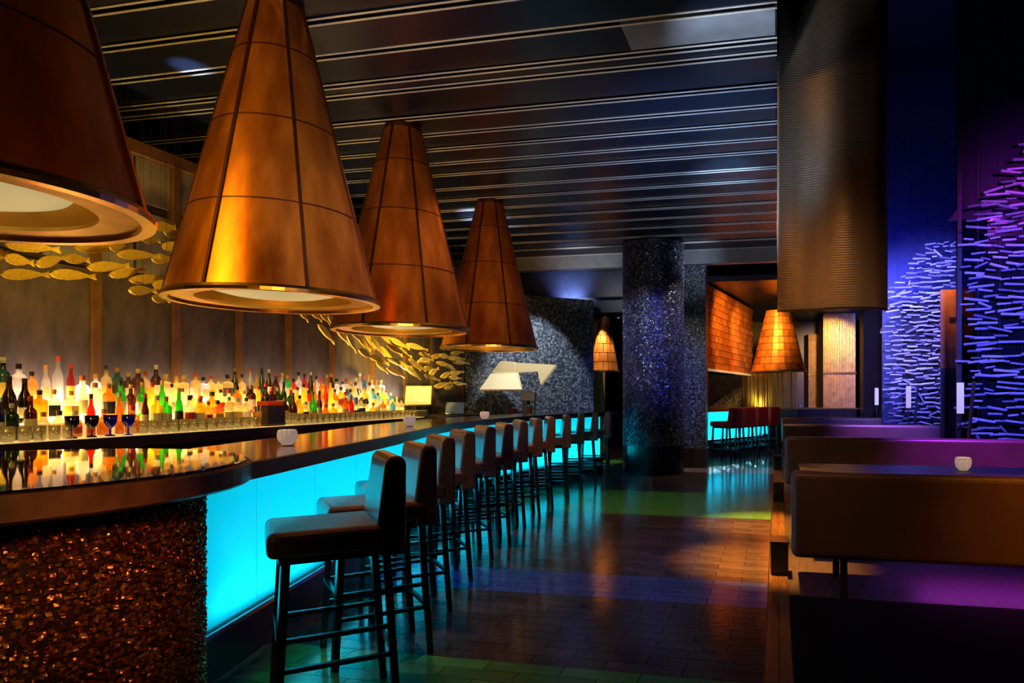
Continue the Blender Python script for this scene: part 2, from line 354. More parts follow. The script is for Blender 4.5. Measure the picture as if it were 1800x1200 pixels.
def gcol(name, c, tl=.55): M[name] = thin_glass(name, c, .12, .06, tl)
gcol('g_clear', (.95, .9, .78), .35); gcol('g_amber', (.85, .4, .06)); gcol('g_gold', (.95, .72, .2)); gcol('g_green', (.1, .6, .1)); gcol('g_dkgreen', (.05, .14, .05))
gcol('g_brown', (.2, .06, .02)); gcol('g_black', (.04, .025, .02)); gcol('g_red', (.75, .08, .03)); gcol('g_blue', (.2, .55, .9)); gcol('g_white', (.98, .95, .88), .7)
for n, c in (('l_white', (.8, .76, .65)), ('l_yellow', (.8, .55, .1)), ('l_black', (.02, .02, .02)), ('l_red', (.6, .05, .03)), ('l_blue', (.06, .12, .45)), ('l_green', (.1, .35, .08)), ('c_gold', (.7, .45, .12)), ('c_silver', (.6, .6, .6)), ('c_wood', (.4, .2, .08))):
    M[n] = mat(n, c, .45)

# ================================================================== SETTING
# ---- floor: base slab plus planks in coloured bands
floor = MB().bx(-8, -.06, -2, 23, -.2, -.012).build('floor', M['floor_base'])
tag(floor, 'glossy dark plank floor with green and blue bands', 'floor', kind='structure')
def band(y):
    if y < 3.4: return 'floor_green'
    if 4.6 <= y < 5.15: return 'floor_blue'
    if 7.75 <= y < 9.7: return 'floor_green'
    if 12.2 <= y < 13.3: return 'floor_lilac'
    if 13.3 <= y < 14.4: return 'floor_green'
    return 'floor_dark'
PL, PW = .40, .12
pm = {}
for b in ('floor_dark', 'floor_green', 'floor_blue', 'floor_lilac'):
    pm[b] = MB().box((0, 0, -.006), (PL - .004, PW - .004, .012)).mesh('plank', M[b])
rest = {b: MB() for b in pm}
cells = []
y = 1.5; k = 0
while y < 14.4:
    x = -.065 - PL / 2 - (k % 2) * PL * .5
    if k % 2: cells.append((-.065 - PL / 4, y, .5))
    while x > -4.6:
        cells.append((x, y, 1)); x -= PL
    y += PW; k += 1
cells_seen = sorted([c for c in cells if c[2] == 1 and c[0] > -2.9 and c[1] > 2.7], key=lambda c: c[1])[:300]
ids = set(cells_seen)
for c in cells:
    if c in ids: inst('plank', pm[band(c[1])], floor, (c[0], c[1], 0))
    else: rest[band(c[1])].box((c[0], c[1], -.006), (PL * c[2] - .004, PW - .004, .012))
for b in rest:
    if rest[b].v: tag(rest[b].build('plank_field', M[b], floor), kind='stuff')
far = MB().bx(-8, -.06, 14.4, 23, -.012, 0).build('far_floor', M['floor_dark'], floor)
floor2 = MB().bx(-.06, 6, -2, 23, -.2, -.02).build('floor_seating', M['wood_dark_floor'])
tag(floor2, 'near black floor under the purple lit booths', 'floor', kind='structure')
for i in range(2):
    yy = 1.6
    while yy < 20:
        inst('plank', bpy.data.meshes.get('strip_plank') or MB().box((0, 0, -.01), (.066, 1.196, .02)).mesh('strip_plank', M['wood_strip']), floor2, (-.025 + i * .07, yy + .6 * i, 0)); yy += 1.2
mat_ = MB().bx(.085, 4.4, 1.2, 4.84, -.02, .015).build('floor_mat', M['mat_black'], None, bevel=.004)  # mat stretched and kept near black to mask the purple glow
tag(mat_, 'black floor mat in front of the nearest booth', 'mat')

# ---- ceiling with glossy slats
ceil = MB().bx(-9, .0, -2, 13.0, 4.17, 4.3).build('ceiling', M['ceil']); tag(ceil, 'dark glossy slatted ceiling over the bar', 'ceiling', kind='structure')
J = [2.6, 3.05, 3.48, 3.93, 4.37, 4.84, 5.32, 5.52, 6.10, 6.52, 6.93, 7.36, 7.75, 8.30, 8.78, 9.28, 9.8, 10.35, 10.9, 11.5, 12.1, 12.75]
for i in range(len(J) - 1):
    a, b = J[i] + .05, J[i + 1] - .05
    tilt = math.radians((-2, 1.2, -.8, 2.2)[i % 4])
    x0 = -9
    segs = [(-9, 0, 'ceil')]
    if i == 5: segs = [(-9, -1.13, 'ceil'), (-1.125, 0, 'ceil_light_patch')]  # lighter segment paints in the light patch
    if i in (8, 13): segs = [(-9, -.75 - .05 * i, 'ceil'), (-.745 - .05 * i, 0, 'ceil')]
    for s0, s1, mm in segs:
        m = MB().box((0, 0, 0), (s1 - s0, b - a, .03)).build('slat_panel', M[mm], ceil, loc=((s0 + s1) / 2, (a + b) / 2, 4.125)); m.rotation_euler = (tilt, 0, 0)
tm = MB().box((0, 0, 0), (9, .012, .008)).mesh('edge_trim', M['trim'])
for yj in J:
    for s in (-.036, .036): inst('edge_trim', tm, ceil, (-4.5, yj + s, 4.10))
ceil2 = MB().bx(0, 6, -2, 23, 7.6, 7.75).build('ceiling_seating', M['header']); tag(ceil2, 'raised black ceiling over the booths', 'ceiling', kind='structure')
fas = MB().bx(-.014, -.002, -2, 16.0, 4.1, 7.6).build('trim_1', M['black_gloss']); tag(fas, 'black fascia where the slatted ceiling stops', 'fascia', kind='structure')
# beam, stepped bulkheads, low far ceiling
bm_ = MB().bx(-8, 0, 12.85, 13.05, 3.86, 4.17).build('trim_2', M['beam']); tag(bm_, 'pale grey beam closing the slatted ceiling', 'beam', kind='structure')
b2 = MB().bx(-8, -1.8, 13.6, 13.9, 3.4, 4.17).build('trim_3', M['navy']); tag(b2, 'navy bulkhead with a pale light pool', 'bulkhead', kind='structure')
b3 = MB().bx(-8, -1.8, 13.9, 16.4, 3.12, 4.17).build('trim_4', M['navy']); tag(b3, 'lower dark bulkhead above the mosaic wall', 'bulkhead', kind='structure')
c3 = MB().bx(-8, 2.0, 14.5, 23, 3.78, 3.9).build('ceiling_far', M['navy']); tag(c3, 'low dark ceiling of the far room', 'ceiling', kind='structure')
c4 = MB().bx(-8, 0, 13.05, 14.5, 4.17, 4.3).build('ceiling_bridge', M['black_gloss']); tag(c4, 'dark ceiling strip between the beam and bulkheads', 'ceiling', kind='structure')

# ---- outer walls
def wall(name, x0, x1, y0, y1, z0, z1, m, label):
    return tag(MB().bx(x0, x1, y0, y1, z0, z1).build(name, m), label, 'wall', kind='structure')
wall('wall_outer', -9.1, -9, -2, 23, 0, 4.3, M['black_gloss'], 'black outer wall far behind the bar shelves')
wall('wall_rear', -9, 6, -2.1, -2, 0, 7.7, M['black_gloss'], 'black wall behind the viewer')
wall('wall_right', 5, 5.1, -2, 23, 0, 7.7, M['navy'], 'navy wall along the booths')
wall('wall_far', -9, 6, 22.9, 23, 0, 7.7, M['dark_wood'], 'dark wall at the far end')
wall('wall_blue', 2.26, 5, 15.8, 15.9, 0, 7.6, M['navy'], 'blue lit wall behind the farther stick screen')

# ---- back bar wall with panels and posts
wl = thing('wall_left', 'brown panelled wall behind the bottle shelves', 'wall', (-5.62, 7.4, 0), kind='structure')
MB().bx(-.12, -.05, -5.4, 4.2, 0, 3.55).build('backing', M['wall_grid'], wl)
py = [-5.0, -4.3]
post_y = [2.3, 3.08, 3.86] + [at_x(px, 600, -5.55).y for px in (178, 318, 428, 514, 590, 660, 718)] + [10.4, 11.5]
pmesh = MB().bx(-.05, .035, -.035, .035, 0, 3.55).mesh('post', M['post'])
for yy in post_y: inst('post', pmesh, wl, (0, yy - 7.4, 0))
for i in range(len(post_y) - 1):
    a, b = post_y[i] - 7.4 + .037, post_y[i + 1] - 7.4 - .037
    for z0, z1 in ((0, 2.45), (2.5, 3.06), (3.14, 3.55)):
        if z0 == 0: MB().bx(-.045, 0, a, b, z0, z1).build('panel', M['wall_fabric'], wl, bevel=.006)
        else:
            mid = (a + b) / 2
            MB().bx(-.045, -.01, a, mid - .02, z0, z1).build('panel', M['pane_grey'], wl, bevel=.006)
            MB().bx(-.045, -.01, mid + .02, b, z0, z1).build('panel', M['pane_grey'], wl, bevel=.006)
MB().bx(-.06, .05, -5.3, 4.15, 3.55, 3.66).build('top_rail', M['post'], wl)

# ---- mosaic wall behind the far end of the bar (diagonal)
mw = MB().strip([(-5.6, 11.6), (-3.62, 13.3)], [(-5.75, 11.8), (-3.75, 13.55)], 0, 3.3).build('wall_mosaic', M['mosaic_wall'])
tag(mw, 'blue grey mosaic wall lit from above beyond the bar', 'wall', kind='structure')

# ---- columns
def chips(R, z0, z1, size, a0, a1, jit=.35, seed=1, tilt=.35, th=.007):
    rnd = random.Random(seed); mb = MB(); nz = int((z1 - z0) / size); na = int((a1 - a0) * R / size)
    for i in range(nz):
        for j in range(na):
            t = a0 + (a1 - a0) * (j + .5 * (i % 2) + rnd.uniform(-jit, jit) * .5) / na; z = z0 + size * (i + .5 + rnd.uniform(-jit, jit) * .4)
            n = Vector((math.cos(t), math.sin(t), 0)); u = Vector((-math.sin(t), math.cos(t), 0)); v = Vector((0, 0, 1))
            s = size * rnd.uniform(.34, .52); ct = n * (R + th * rnd.uniform(.4, 1.6)); ct.z = z
            ax, az = rnd.uniform(-tilt, tilt), rnd.uniform(-tilt, tilt)
            top = [ct + u * (s * p) + v * (s * q) + n * (s * (p * ax + q * az)) for p, q in ((-.75, -.75), (.75, -.75), (.75, .75), (-.75, .75))]
            base = [n * R + Vector((0, 0, z)) + u * (s * p) + v * (s * q) for p, q in ((-1, -1), (1, -1), (1, 1), (-1, 1))]
            mb.add(base + top, [(4, 5, 6, 7), (0, 1, 5, 4), (1, 2, 6, 5), (2, 3, 7, 6), (3, 0, 4, 7)])
    return mb
colm = thing('column', 'large round dark blue mosaic column at the end of the bar', 'column', (-2.17, 12.05, 0))
MB().lathe([(0, .5), (.54, .5), (.54, 4.1), (0, 4.1)], 40).build('core', M['black'], colm, smooth=False)
tag(chips(.54, .5, 4.1, .034, -PI * 1.15, PI * .15, seed=3).build('mosaic_chips', M['chip_blue'], colm), kind='stuff')
MB().lathe([(0, 0), (.55, 0), (.55, .5), (0, .5)], 40).build('plinth', M['black_gloss'], colm)
colb = thing('pillar', 'square blue grey mosaic pillar beside the round column', 'column', (-1.55, 13.2, 0))
MB().bx(-.32, .22, -.2, .25, .38, 4.1).build('shaft', M['mosaic_wall'], colb)
MB().bx(-.34, .24, -.22, .27, 0, .38).build('plinth', M['dark_wood'], colb, bevel=.01)
MB().bx(-.33, -.28, -.24, -.19, .38, 3.4).build('corner_trim', M['gold_metal'], colb)

# ================================================================== BAR
CTRL = [(-2.05, 1.3), (-2.2, 2.3), (-2.5, 3.56), (-2.82, 4.81), (-3.2, 6.2), (-3.4, 7.55), (-3.42, 8.7), (-3.25, 9.9), (-2.95, 11.1), (-2.76, 11.75), (-2.6, 12.3)]
def catmull(P, n=10):
    out = []
    for i in range(1, len(P) - 2):
        p0, p1, p2, p3 = [Vector(p) for p in P[i - 1:i + 3]]
        for k in range(n):
            t = k / n
            out.append(.5 * ((2 * p1) + (p2 - p0) * t + (2 * p0 - 5 * p1 + 4 * p2 - p3) * t * t + (3 * p1 - p0 - 3 * p2 + p3) * t ** 3))
    out.append(Vector(P[-2])); return out
EDGE = catmull(CTRL)
def offset(P, d):
    out = []
    for i in range(len(P)):
        t = (P[min(i + 1, len(P) - 1)] - P[max(i - 1, 0)]).normalized(); n = Vector((-t.y, t.x)); out.append(P[i] + n * d)
    return out
BT = 1.10
i0 = next(i for i, p in enumerate(EDGE) if p.y > 2.42)
bar_top = thing('worktop', 'long curved brown wood bar top above the cyan panels', 'counter', (0, 0, 0), group=None)
E = EDGE[i0:]
MB().strip(offset(E, .02), offset(E, .75), BT - .03, BT).build('top_surface', M['bar_wood'], bar_top)
MB().strip(E, offset(E, .06), BT - .075, BT - .002).build('front_edge', M['bar_edge'], bar_top)
MB().strip(offset(E, .05), offset(E, .74), BT - .075, BT - .03).build('underside', M['bar_edge'], bar_top)
bar = thing('bar_counter', 'curved bar front of glowing cyan panels over a dark kick base', 'bar', (0, 0, 0))
KZ = .28
MB().strip(offset(E, .30), offset(E, .62), 0, KZ).build('kick_base', M['kick'], bar)
MB().strip(offset(E, .285), offset(E, .31), KZ - .025, KZ).build('ledge_strip', M['chrome'], bar)
MB().strip(offset(E, .285), offset(E, .31), .0, .05).build('foot_strip', M['chrome'], bar)
MB().strip(offset(E, .58), offset(E, .62), KZ, BT - .075).build('rear_board', M['cyan_back'], bar)
# panels of equal length along the front
def resample(P, step):
    out = [P[0]]; acc = 0
    for a, b in zip(P, P[1:]):
        d = (b - a).length; u = step - acc
        while u <= d: out.append(a + (b - a) * (u / d)); u += step
        acc = (acc + d) % step
    return out
LIN = offset(E, .33)
FINE = resample(LIN, .0525)
NP = 14
for i in range(0, len(FINE) - NP, NP):
    seg = FINE[i:i + NP + 1]; t0 = (seg[1] - seg[0]).normalized(); t1 = (seg[-1] - seg[-2]).normalized()
    seg = [seg[0] + t0 * .002] + seg[1:-1] + [seg[-1] - t1 * .002]
    MB().strip(seg, offset(seg, .012), KZ + .002, BT - .078).build('glow_panel', M['cyan'], bar)
    mid = seg[NP // 2]; nrm = offset(seg, 1)[NP // 2] - mid
    p = mid + nrm * .11
    l = light('bar_led', 'AREA', (p.x, p.y, KZ + .05), 9, (.38, .95, 1), (mid.x, mid.y, KZ + .4), .72, .05)
    l.rotation_euler = Matrix(((t0.x, -t0.y, 0), (t0.y, t0.x, 0), (0, 0, 1))).to_euler()
    zdir = (Vector((p.x, p.y, KZ + .05)) - Vector((mid.x, mid.y, KZ + .35))).normalized()
    xdir = Vector((t0.x, t0.y, 0)); ydir = zdir.cross(xdir).normalized(); xdir = ydir.cross(zdir)
    l.rotation_euler = Matrix((xdir, ydir, zdir)).transposed().to_euler()

# ---- round drum end of the bar
DR = Vector((-3.05, 2.0))
drum = thing('bar_drum', 'round end of the bar clad in copper mosaic with black mirror top', 'counter', (DR.x, DR.y, 0))
MB().lathe([(0, 0), (.795, 0), (.795, 1.02), (0, 1.02)], 48).build('core', M['drum_core'], drum)
tag(chips(.795, 0.0, 1.02, .0185, -PI * .75, PI * .3, jit=1.0, seed=5, tilt=.8, th=.008).build('copper_chips', M['drum'], drum), kind='stuff')
MB().lathe([(0, 1.02), (.97, 1.02), (.985, 1.03), (.985, 1.1), (.975, 1.108), (0, 1.108)], 72).build('stone_rim', M['stone_rim'], drum)
MB().lathe([(0, 1.109), (.955, 1.109), (.96, 1.113), (.955, 1.119), (0, 1.119)], 72).build('mirror_top', M['mirror_black'], drum)

# ---- bar stools
def make_stool(leather, seatm):
    t = thing('bar_stool', 'x', 'bar stool')
    MB().box((0, .03, .775), (.45, .5, .11)).build('seat', seatm, t, bevel=.03, seg=3)
    MB().box((0, .03, .705), (.36, .41, .035)).build('seat_frame', M['metal_leg'], t)
    b = MB(); w0, w1 = .225, .205
    pr = [(-.27, .69), (-.155, .69), (-.15, .85), (-.185, 1.1), (-.2, 1.125), (-.255, 1.125), (-.275, 1.1)]
    n = len(pr); vs = []
    for s in (-1, 1):
        for yy, zz in pr: vs.append((s * (w0 + (w1 - w0) * (zz - .69) / .43), yy, zz))
    b.add(vs, [tuple(range(n)), tuple(range(2 * n - 1, n - 1, -1))] + [(i, (i + 1) % n, n + (i + 1) % n, n + i) for i in range(n)])
    b.build('backrest', leather, t, bevel=.018, seg=3)
    for sx in (-1, 1):
        for sy in (-1, 1):
            MB().bar((sx * .195, sy * .215 + (.03 if sy > 0 else -.02), 0), (sx * .19, sy * .2 + .01, .7), .034).build('leg', M['metal_leg'], t)
    for sx in (-1, 1):
        for z in (.25, .375): MB().bar((sx * .194, -.22, z), (sx * .194, .235, z), .02).build('side_rail', M['metal_leg'], t)
    MB().bar((-.194, .235, .375), (.194, .235, .375), .022).build('foot_rail', M['metal_leg'], t)
    MB().bar((-.194, -.225, .25), (.194, -.225, .25), .02).build('rear_rail', M['metal_leg'], t)
    return t
stool = make_stool(M['leather_dark'], M['leather_dark'])
FEET = [(698, 1245), (755.6, 1145.6), (790, 1072), (827, 1020.7), (864, 980.5), (895.6, 954), (922, 928), (948, 909.6), (971, 894), (999, 878.7), (1023, 864), (1047, 853), (1069, 845)]
FP = [at_z(a, b, 0) for a, b in FEET]
ANG = [41, 44, 43, 42, 39, 36, 33, 30, 26, 22, 18, 14, 10]
for i, p in enumerate(FP):
    f = Vector((-math.cos(math.radians(ANG[i])), -math.sin(math.radians(ANG[i]))))  # facing the bar
    rz = math.atan2(f.y, f.x) - PI / 2
    c, s_ = math.cos(rz), math.sin(rz); lx, ly = -.195, -.235
    loc = (p.x - (c * lx - s_ * ly), p.y - (s_ * lx + c * ly), 0)
    lab = 'dark leather bar stool at the curved bar, %s' % ('nearest and largest' if i == 0 else 'farthest beside the column' if i == len(FP) - 1 else '%s from the copper drum end' % ordn(i))
    if i == 0:
        stool.location = loc; stool.rotation_euler = (0, 0, rz); tag(stool, lab, None, 'stools along the curved bar'); st = stool
    else: dup(stool, loc, rz, lab, 'stools along the curved bar')

# ---- votive candles
def votive(loc, label, s=1.0, group='crystal candle holders'):
    t = thing('candle_holder', label, 'candle', loc, group=group)
    r = .052 * s; mb = MB().lathe([(0, .004), (r * .55, .004), (r * .62, .012), (r * .95, .03 * s), (r * 1.08, .06 * s), (r, .088 * s), (r * .86, .094 * s), (r * .86, .06 * s), (0, .05 * s)], 12)
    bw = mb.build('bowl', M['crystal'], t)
    MB().lathe([(0, 0), (r * .6, 0), (r * .55, .006), (0, .006)], 12).build('foot', M['black'], t)
    MB().lathe([(0, .05 * s), (.012, .052 * s), (.014, .068 * s), (.004, .085 * s), (0, .09 * s)], 8).build('flame', M['flame'], bw, smooth=True)
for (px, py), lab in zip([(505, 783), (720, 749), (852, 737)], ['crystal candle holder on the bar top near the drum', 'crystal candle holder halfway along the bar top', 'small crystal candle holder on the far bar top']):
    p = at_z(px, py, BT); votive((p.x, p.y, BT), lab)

# ================================================================== COPPER SHADES
ZR, RR, RT_ = 2.05, .655, .165
def cone_r(z, top=4.1): return RR + (RT_ - RR) * (z - ZR) / (4.1 - ZR)
NS = 7
tiers = [(2.05, 2.62), (2.62, 3.19), (3.19, 3.7), (3.7, 4.1)]
panel_me = []
for z0, z1 in tiers:
    mb = MB(); g = .004
    r0, r1 = cone_r(z0), cone_r(z1 - .004); n = 8; da = 2 * PI / NS; e = .012
    outer, rest_ = [], []
    for k in range(n + 1):
        t = e + (da - 2 * e) * k / n; cs, sn = math.cos(t), math.sin(t)
        outer += [(r0 * cs, r0 * sn, z0 + .002 - ZR), (r1 * cs, r1 * sn, z1 - .004 - ZR)]
        rest_ += [(r * cs, r * sn, z - ZR) for r, z in ((r0, z0 + .002), (r1, z1 - .004), (r1 - .012, z1 - .004), (r0 - .012, z0 + .002))]
    mb.add(outer, [(k * 2, k * 2 + 2, k * 2 + 3, k * 2 + 1) for k in range(n)])
    fs = [(0, 1, 2, 3), tuple(n * 4 + q for q in (3, 2, 1, 0))]
    for k in range(n):
        for q in (1, 2, 3): fs.append((k * 4 + q, k * 4 + 4 + q, k * 4 + 4 + (q + 1) % 4, k * 4 + (q + 1) % 4))
    mb.add(rest_, fs); me = mb.mesh('copper_panel', M['copper'])
    for q, p in enumerate(me.polygons): p.use_smooth = q < n
    panel_me.append(me)
rib_me = MB().bar((cone_r(2.06) + .0, 0, .01), (cone_r(4.09), 0, 2.04), .02, .022).mesh('seam_rib', M['copper_seam'])
def shade(cx, cy, rot, label, dz=0):
    light('shade_bulb', 'POINT', (cx, cy, ZR + dz + .42), 5, (1, .62, .2), None, .06)
    t = thing('pendant_shade', label, 'lamp shade', (cx, cy, ZR + dz), rot, 'copper cone shades over the bar')
    MB().lathe([(RR - .02, .01), (RT_ - .02, 2.04)], 48).build('inner_shell', M['gold_inner'], t, smooth=True)
    MB().lathe([(RR - .03, -.02), (RR + .018, -.02), (RR + .022, .0), (RR + .012, .018), (RR - .025, .018), (RR - .03, -.02)], 64).build('rim', M['copper_rim'], t)
    MB().lathe([(RR - .17, .0), (RR - .02, -.002), (RR - .02, .012), (RR - .17, .016), (RR - .17, 0)], 56).build('inner_ring', M['gold_inner'], t)
    MB().lathe([(0, .02), (.3, .035), (.4, .06), (.43, .1), (.42, .11), (0, .11)], 48).build('diffuser', M['diffuser'], t, smooth=True)
    MB().tube((0, 0, .1), (0, 0, 1.95), .012).build('stem', M['wire'], t)
    MB().lathe([(0, 2.0), (RT_ + .012, 2.0), (RT_ + .012, 2.05), (0, 2.05)], 32).build('top_cap', M['copper_seam'], t)
    for k in range(NS):
        for me in panel_me: inst('copper_panel', me, t, rz=k * 2 * PI / NS)
        inst('seam_rib', rib_me, t, rz=k * 2 * PI / NS)
    for z0, z1 in tiers[1:]:
        r = cone_r(z0); MB().lathe([(r - .006, z0 - ZR - .006), (r + .003, z0 - ZR - .006), (r + .002, z0 - ZR + .004), (r - .008, z0 - ZR + .004), (r - .006, z0 - ZR - .006)], 48).build('seam_band', M['copper_seam'], t)
def toward_cam(x, y): return math.atan2(-y, -x)
c2 = at_d(486, 530, 4.72); c3 = at_d(708, 575, 6.9); c4 = at_d(861, 608, 9.55)
shade(-2.975, 1.865, toward_cam(-2.975, 1.865) + math.radians(10), 'nearest copper cone shade, cut off at the upper left corner', .05)
shade(c2.x, c2.y, toward_cam(c2.x, c2.y) + math.radians(15), 'big copper cone shade hanging over the bar, second nearest')
shade(c3.x, c3.y, toward_cam(c3.x, c3.y) + math.radians(19), 'copper cone shade, third nearest, above middle of bar')
shade(c4.x, c4.y, toward_cam(c4.x, c4.y) + math.radians(24), 'smallest and farthest copper cone shade over the bar')

# ================================================================== BACK BAR
XC0, XC1, ZC = -5.57, -4.86, 1.08
bb = thing('back_counter', 'long dark back bar counter holding glasses and bottles', 'counter', (-5.2, 7.2, 0))
MB().bx(XC0 + 5.2, XC1 + 5.2, -5.0, 4.0, ZC - .09, ZC).build('counter_top', M['counter_dark'], bb, bevel=.006)
for k in range(9): MB().bx(XC0 + 5.2, XC1 + 5.2 - .03, -5.0 + k + .004, -4.0 + k - .004, 0, ZC - .09).build('cabinet_front', M['counter_dark'], bb)
steps = thing('lit_bottle_steps', 'stepped bottle shelves glowing warm yellow from within', 'shelf', (-5.3, 6.1, ZC))
MB().bx(-.27, .08, -3.0, 2.75, 0, .106).build('lower_step', M['gold_dim'], steps)
MB().bx(-.09, .075, -2.99, 2.74, .106, .11).build('lower_glow_sheet', M['step_glow'], steps)
MB().bx(-.27, -.09, -3.0, 2.75, .106, .236).build('upper_step', M['gold_dim'], steps)
MB().bx(-.09, -.086, -2.99, 2.74, .11, .236).build('riser_glow_sheet', M['step_glow'], steps)
MB().bx(-.27, -.086, -2.99, 2.74, .236, .24).build('upper_glow_sheet', M['step_glow'], steps)
MB().bx(0, .325, -4.1, 1.65, ZC, ZC + .003).build('glow_sheet', M['counter_glow'], bb)  # glowing sheet added to light the tumblers from below
l = light('wall_led', 'AREA', (-5.5, 6.3, ZC + .26), 42, (.85, .88, 1), (-5.56, 6.3, 3.5), .04, 6.2)
l.rotation_euler = (0, math.radians(172), 0)
# ---- bottles
PROF = {
 'wine': ([(0, 0), (.037, 0), (.038, .005), (.038, .19), (.033, .215), (.016, .235), (.014, .29), (.016, .295)], .30, .015),
 'spirit': ([(0, 0), (.041, 0), (.042, .006), (.042, .18), (.036, .2), (.017, .215), (.015, .255)], .26, .016),
 'slim': ([(0, 0), (.03, 0), (.031, .005), (.03, .2), (.014, .26), (.012, .32)], .325, .013),
 'squat': ([(0, 0), (.046, 0), (.05, .02), (.05, .1), (.043, .135), (.018, .155), (.017, .19)], .195, .02),
 'champagne': ([(0, 0), (.044, 0), (.045, .006), (.045, .15), (.036, .2), (.018, .25), (.015, .31)], .315, .017),
 'square': ([(0, 0), (.05, 0), (.052, .006), (.052, .17), (.046, .185), (.018, .195), (.016, .235)], .24, .018),
}
BM = {}
def bottle_mesh(kind, g):
    if ('b', kind, g) not in BM:
        BM['b', kind, g] = MB().lathe(PROF[kind][0], 4 if kind == 'square' else 10).mesh('glass', M[g], smooth=kind != 'square')
    return BM['b', kind, g]
def label_mesh(kind, l):
    if ('l', kind, l) not in BM:
        r = PROF[kind][0][3][0] + .0012; z = PROF[kind][0][3][1]
        BM['l', kind, l] = MB().lathe([(r, z * .28), (r, z * .8)], 4 if kind == 'square' else 10).mesh('label', M[l])
    return BM['l', kind, l]
def cap_mesh(kind, c):
    if ('c', kind, c) not in BM:
        h, r = PROF[kind][1], PROF[kind][2]; z = PROF[kind][0][-1][1]
        BM['c', kind, c] = MB().lathe([(r, z - .012), (r + .001, h + .02), (0, h + .022)], 8).mesh('cap', M[c])
    return BM['c', kind, c]
KN = {'wine': 'wine bottle', 'spirit': 'round shouldered spirit bottle', 'slim': 'tall slim bottle', 'squat': 'squat decanter bottle', 'champagne': 'sloping champagne bottle', 'square': 'square gin bottle'}
GN = {'g_clear': 'clear glass', 'g_amber': 'amber', 'g_gold': 'golden', 'g_green': 'bright green', 'g_dkgreen': 'dark green', 'g_brown': 'brown', 'g_black': 'black', 'g_red': 'red', 'g_blue': 'pale blue', 'g_white': 'milky white'}
def bottle(x, y, z, kind, g, lab, cap, label, group, sc=1.0):
    t = thing('bottle', label, 'bottle', (x, y, z), random.uniform(0, 6), group)
    t.scale = (sc, sc, sc)
    gl = inst('glass', bottle_mesh(kind, g), t)
    if lab: inst('label', label_mesh(kind, lab), gl)
    inst('cap', cap_mesh(kind, cap), t)
rb = random.Random(11)
def pick(y, tier):
    # look along the shelf: dark wine at the near end, clear and golden in the middle, mixed beyond
    u = (y - 3.3) / 5.4
    if u < .12: k = rb.choice(['wine', 'champagne', 'champagne', 'spirit']); g = rb.choice(['g_black', 'g_black', 'g_brown', 'g_dkgreen', 'g_brown'])
    elif u < .24: k = rb.choice(['spirit', 'square', 'squat', 'slim']); g = rb.choice(['g_white', 'g_clear', 'g_clear', 'g_red', 'g_amber'])
    elif u < .34: k = rb.choice(['slim', 'wine', 'spirit']); g = rb.choice(['g_green', 'g_brown', 'g_dkgreen', 'g_gold', 'g_clear'])
    elif u < .5: k = rb.choice(['spirit', 'square', 'squat', 'spirit']); g = rb.choice(['g_gold', 'g_clear', 'g_gold', 'g_amber', 'g_white'])
    elif u < .66: k = rb.choice(['wine', 'champagne', 'spirit', 'slim']); g = rb.choice(['g_dkgreen', 'g_green', 'g_brown', 'g_black', 'g_gold', 'g_clear'])
    elif u < .82: k = rb.choice(['spirit', 'square', 'slim', 'wine']); g = rb.choice(['g_amber', 'g_gold', 'g_red', 'g_clear', 'g_brown', 'g_amber'])
    else: k = rb.choice(['slim', 'spirit', 'square']); g = rb.choice(['g_clear', 'g_blue', 'g_green', 'g_white', 'g_clear', 'g_gold', 'g_clear'])
    lab = rb.choice(['l_white', 'l_yellow', 'l_white', None, 'l_red', 'l_black', 'l_blue' if u > .7 else 'l_white', None])
    cap = rb.choice(['l_black', 'c_gold', 'c_silver', 'l_red', 'c_wood', 'l_black'])
    return k, g, lab, cap
for tier, (x, z, sp, y0, nm) in enumerate([(-5.475, ZC + .24, .088, 3.22, 'upper lit step'), (-5.3, ZC + .11, .09, 3.2, 'lower lit step'), (-5.14, ZC + .004, .1, 3.24, 'front counter row')]):
    y = y0; i = 0
    while y < 8.72:
        k, g, lab, cap = pick(y, tier)
        if tier == 2:
            if 3.9 < y < 4.5: k = rb.choice(['squat', 'slim']); g = rb.choice(['g_red', 'g_amber', 'g_white'])
            elif rb.random() < .6: k = rb.choice(['squat', 'square', 'spirit']); g = rb.choice(['g_clear', 'g_gold', 'g_clear', 'g_amber'])
        bottle(x + rb.uniform(-.012, .012), y, z, k, g, lab, cap, '%s %s, %s from the left on the %s' % (GN[g], KN[k], ordn(i), nm), 'bottles on the %s' % nm, rb.uniform(.88, 1.1))
        y += sp * rb.uniform(.97, 1.2) + (.012 if k in ('squat', 'square') else 0); i += 1
# ---- glassware on the counter
tum = MB().lathe([(0, .006), (.03, .006), (.031, 0), (.036, .1), (.0345, .1), (.029, .012), (0, .012)], 10).mesh('tumbler', M['tumbler'], True)
gob = [MB().lathe([(0, 0), (.034, .002), (.034, .005), (.006, .012), (.006, .06), (.024, .075), (.041, .105), (.045, .16), (.043, .16), (.038, .106), (0, .08)], 10).mesh('goblet', M[m], True) for m in ('purple_goblet', 'blue_goblet')]
y = 3.25; i = 0
while y < 8.55:
    skip = 3.84 < y < 4.44 or 5.62 < y < 6.1
    if not skip:
        for r, x in enumerate((-5.075, -4.99, -4.91)):
            tag(inst('tumbler', tum, None, (x + rb.uniform(-.006, .006), y + rb.uniform(-.006, .006) + r * .03, ZC + .004)), 'clear glass tumbler, %s from left in the %s row on back counter' % (ordn(i), ('rear', 'middle', 'front')[r]), 'glass', 'tumblers lined up on the back counter')
        i += 1
    y += .098
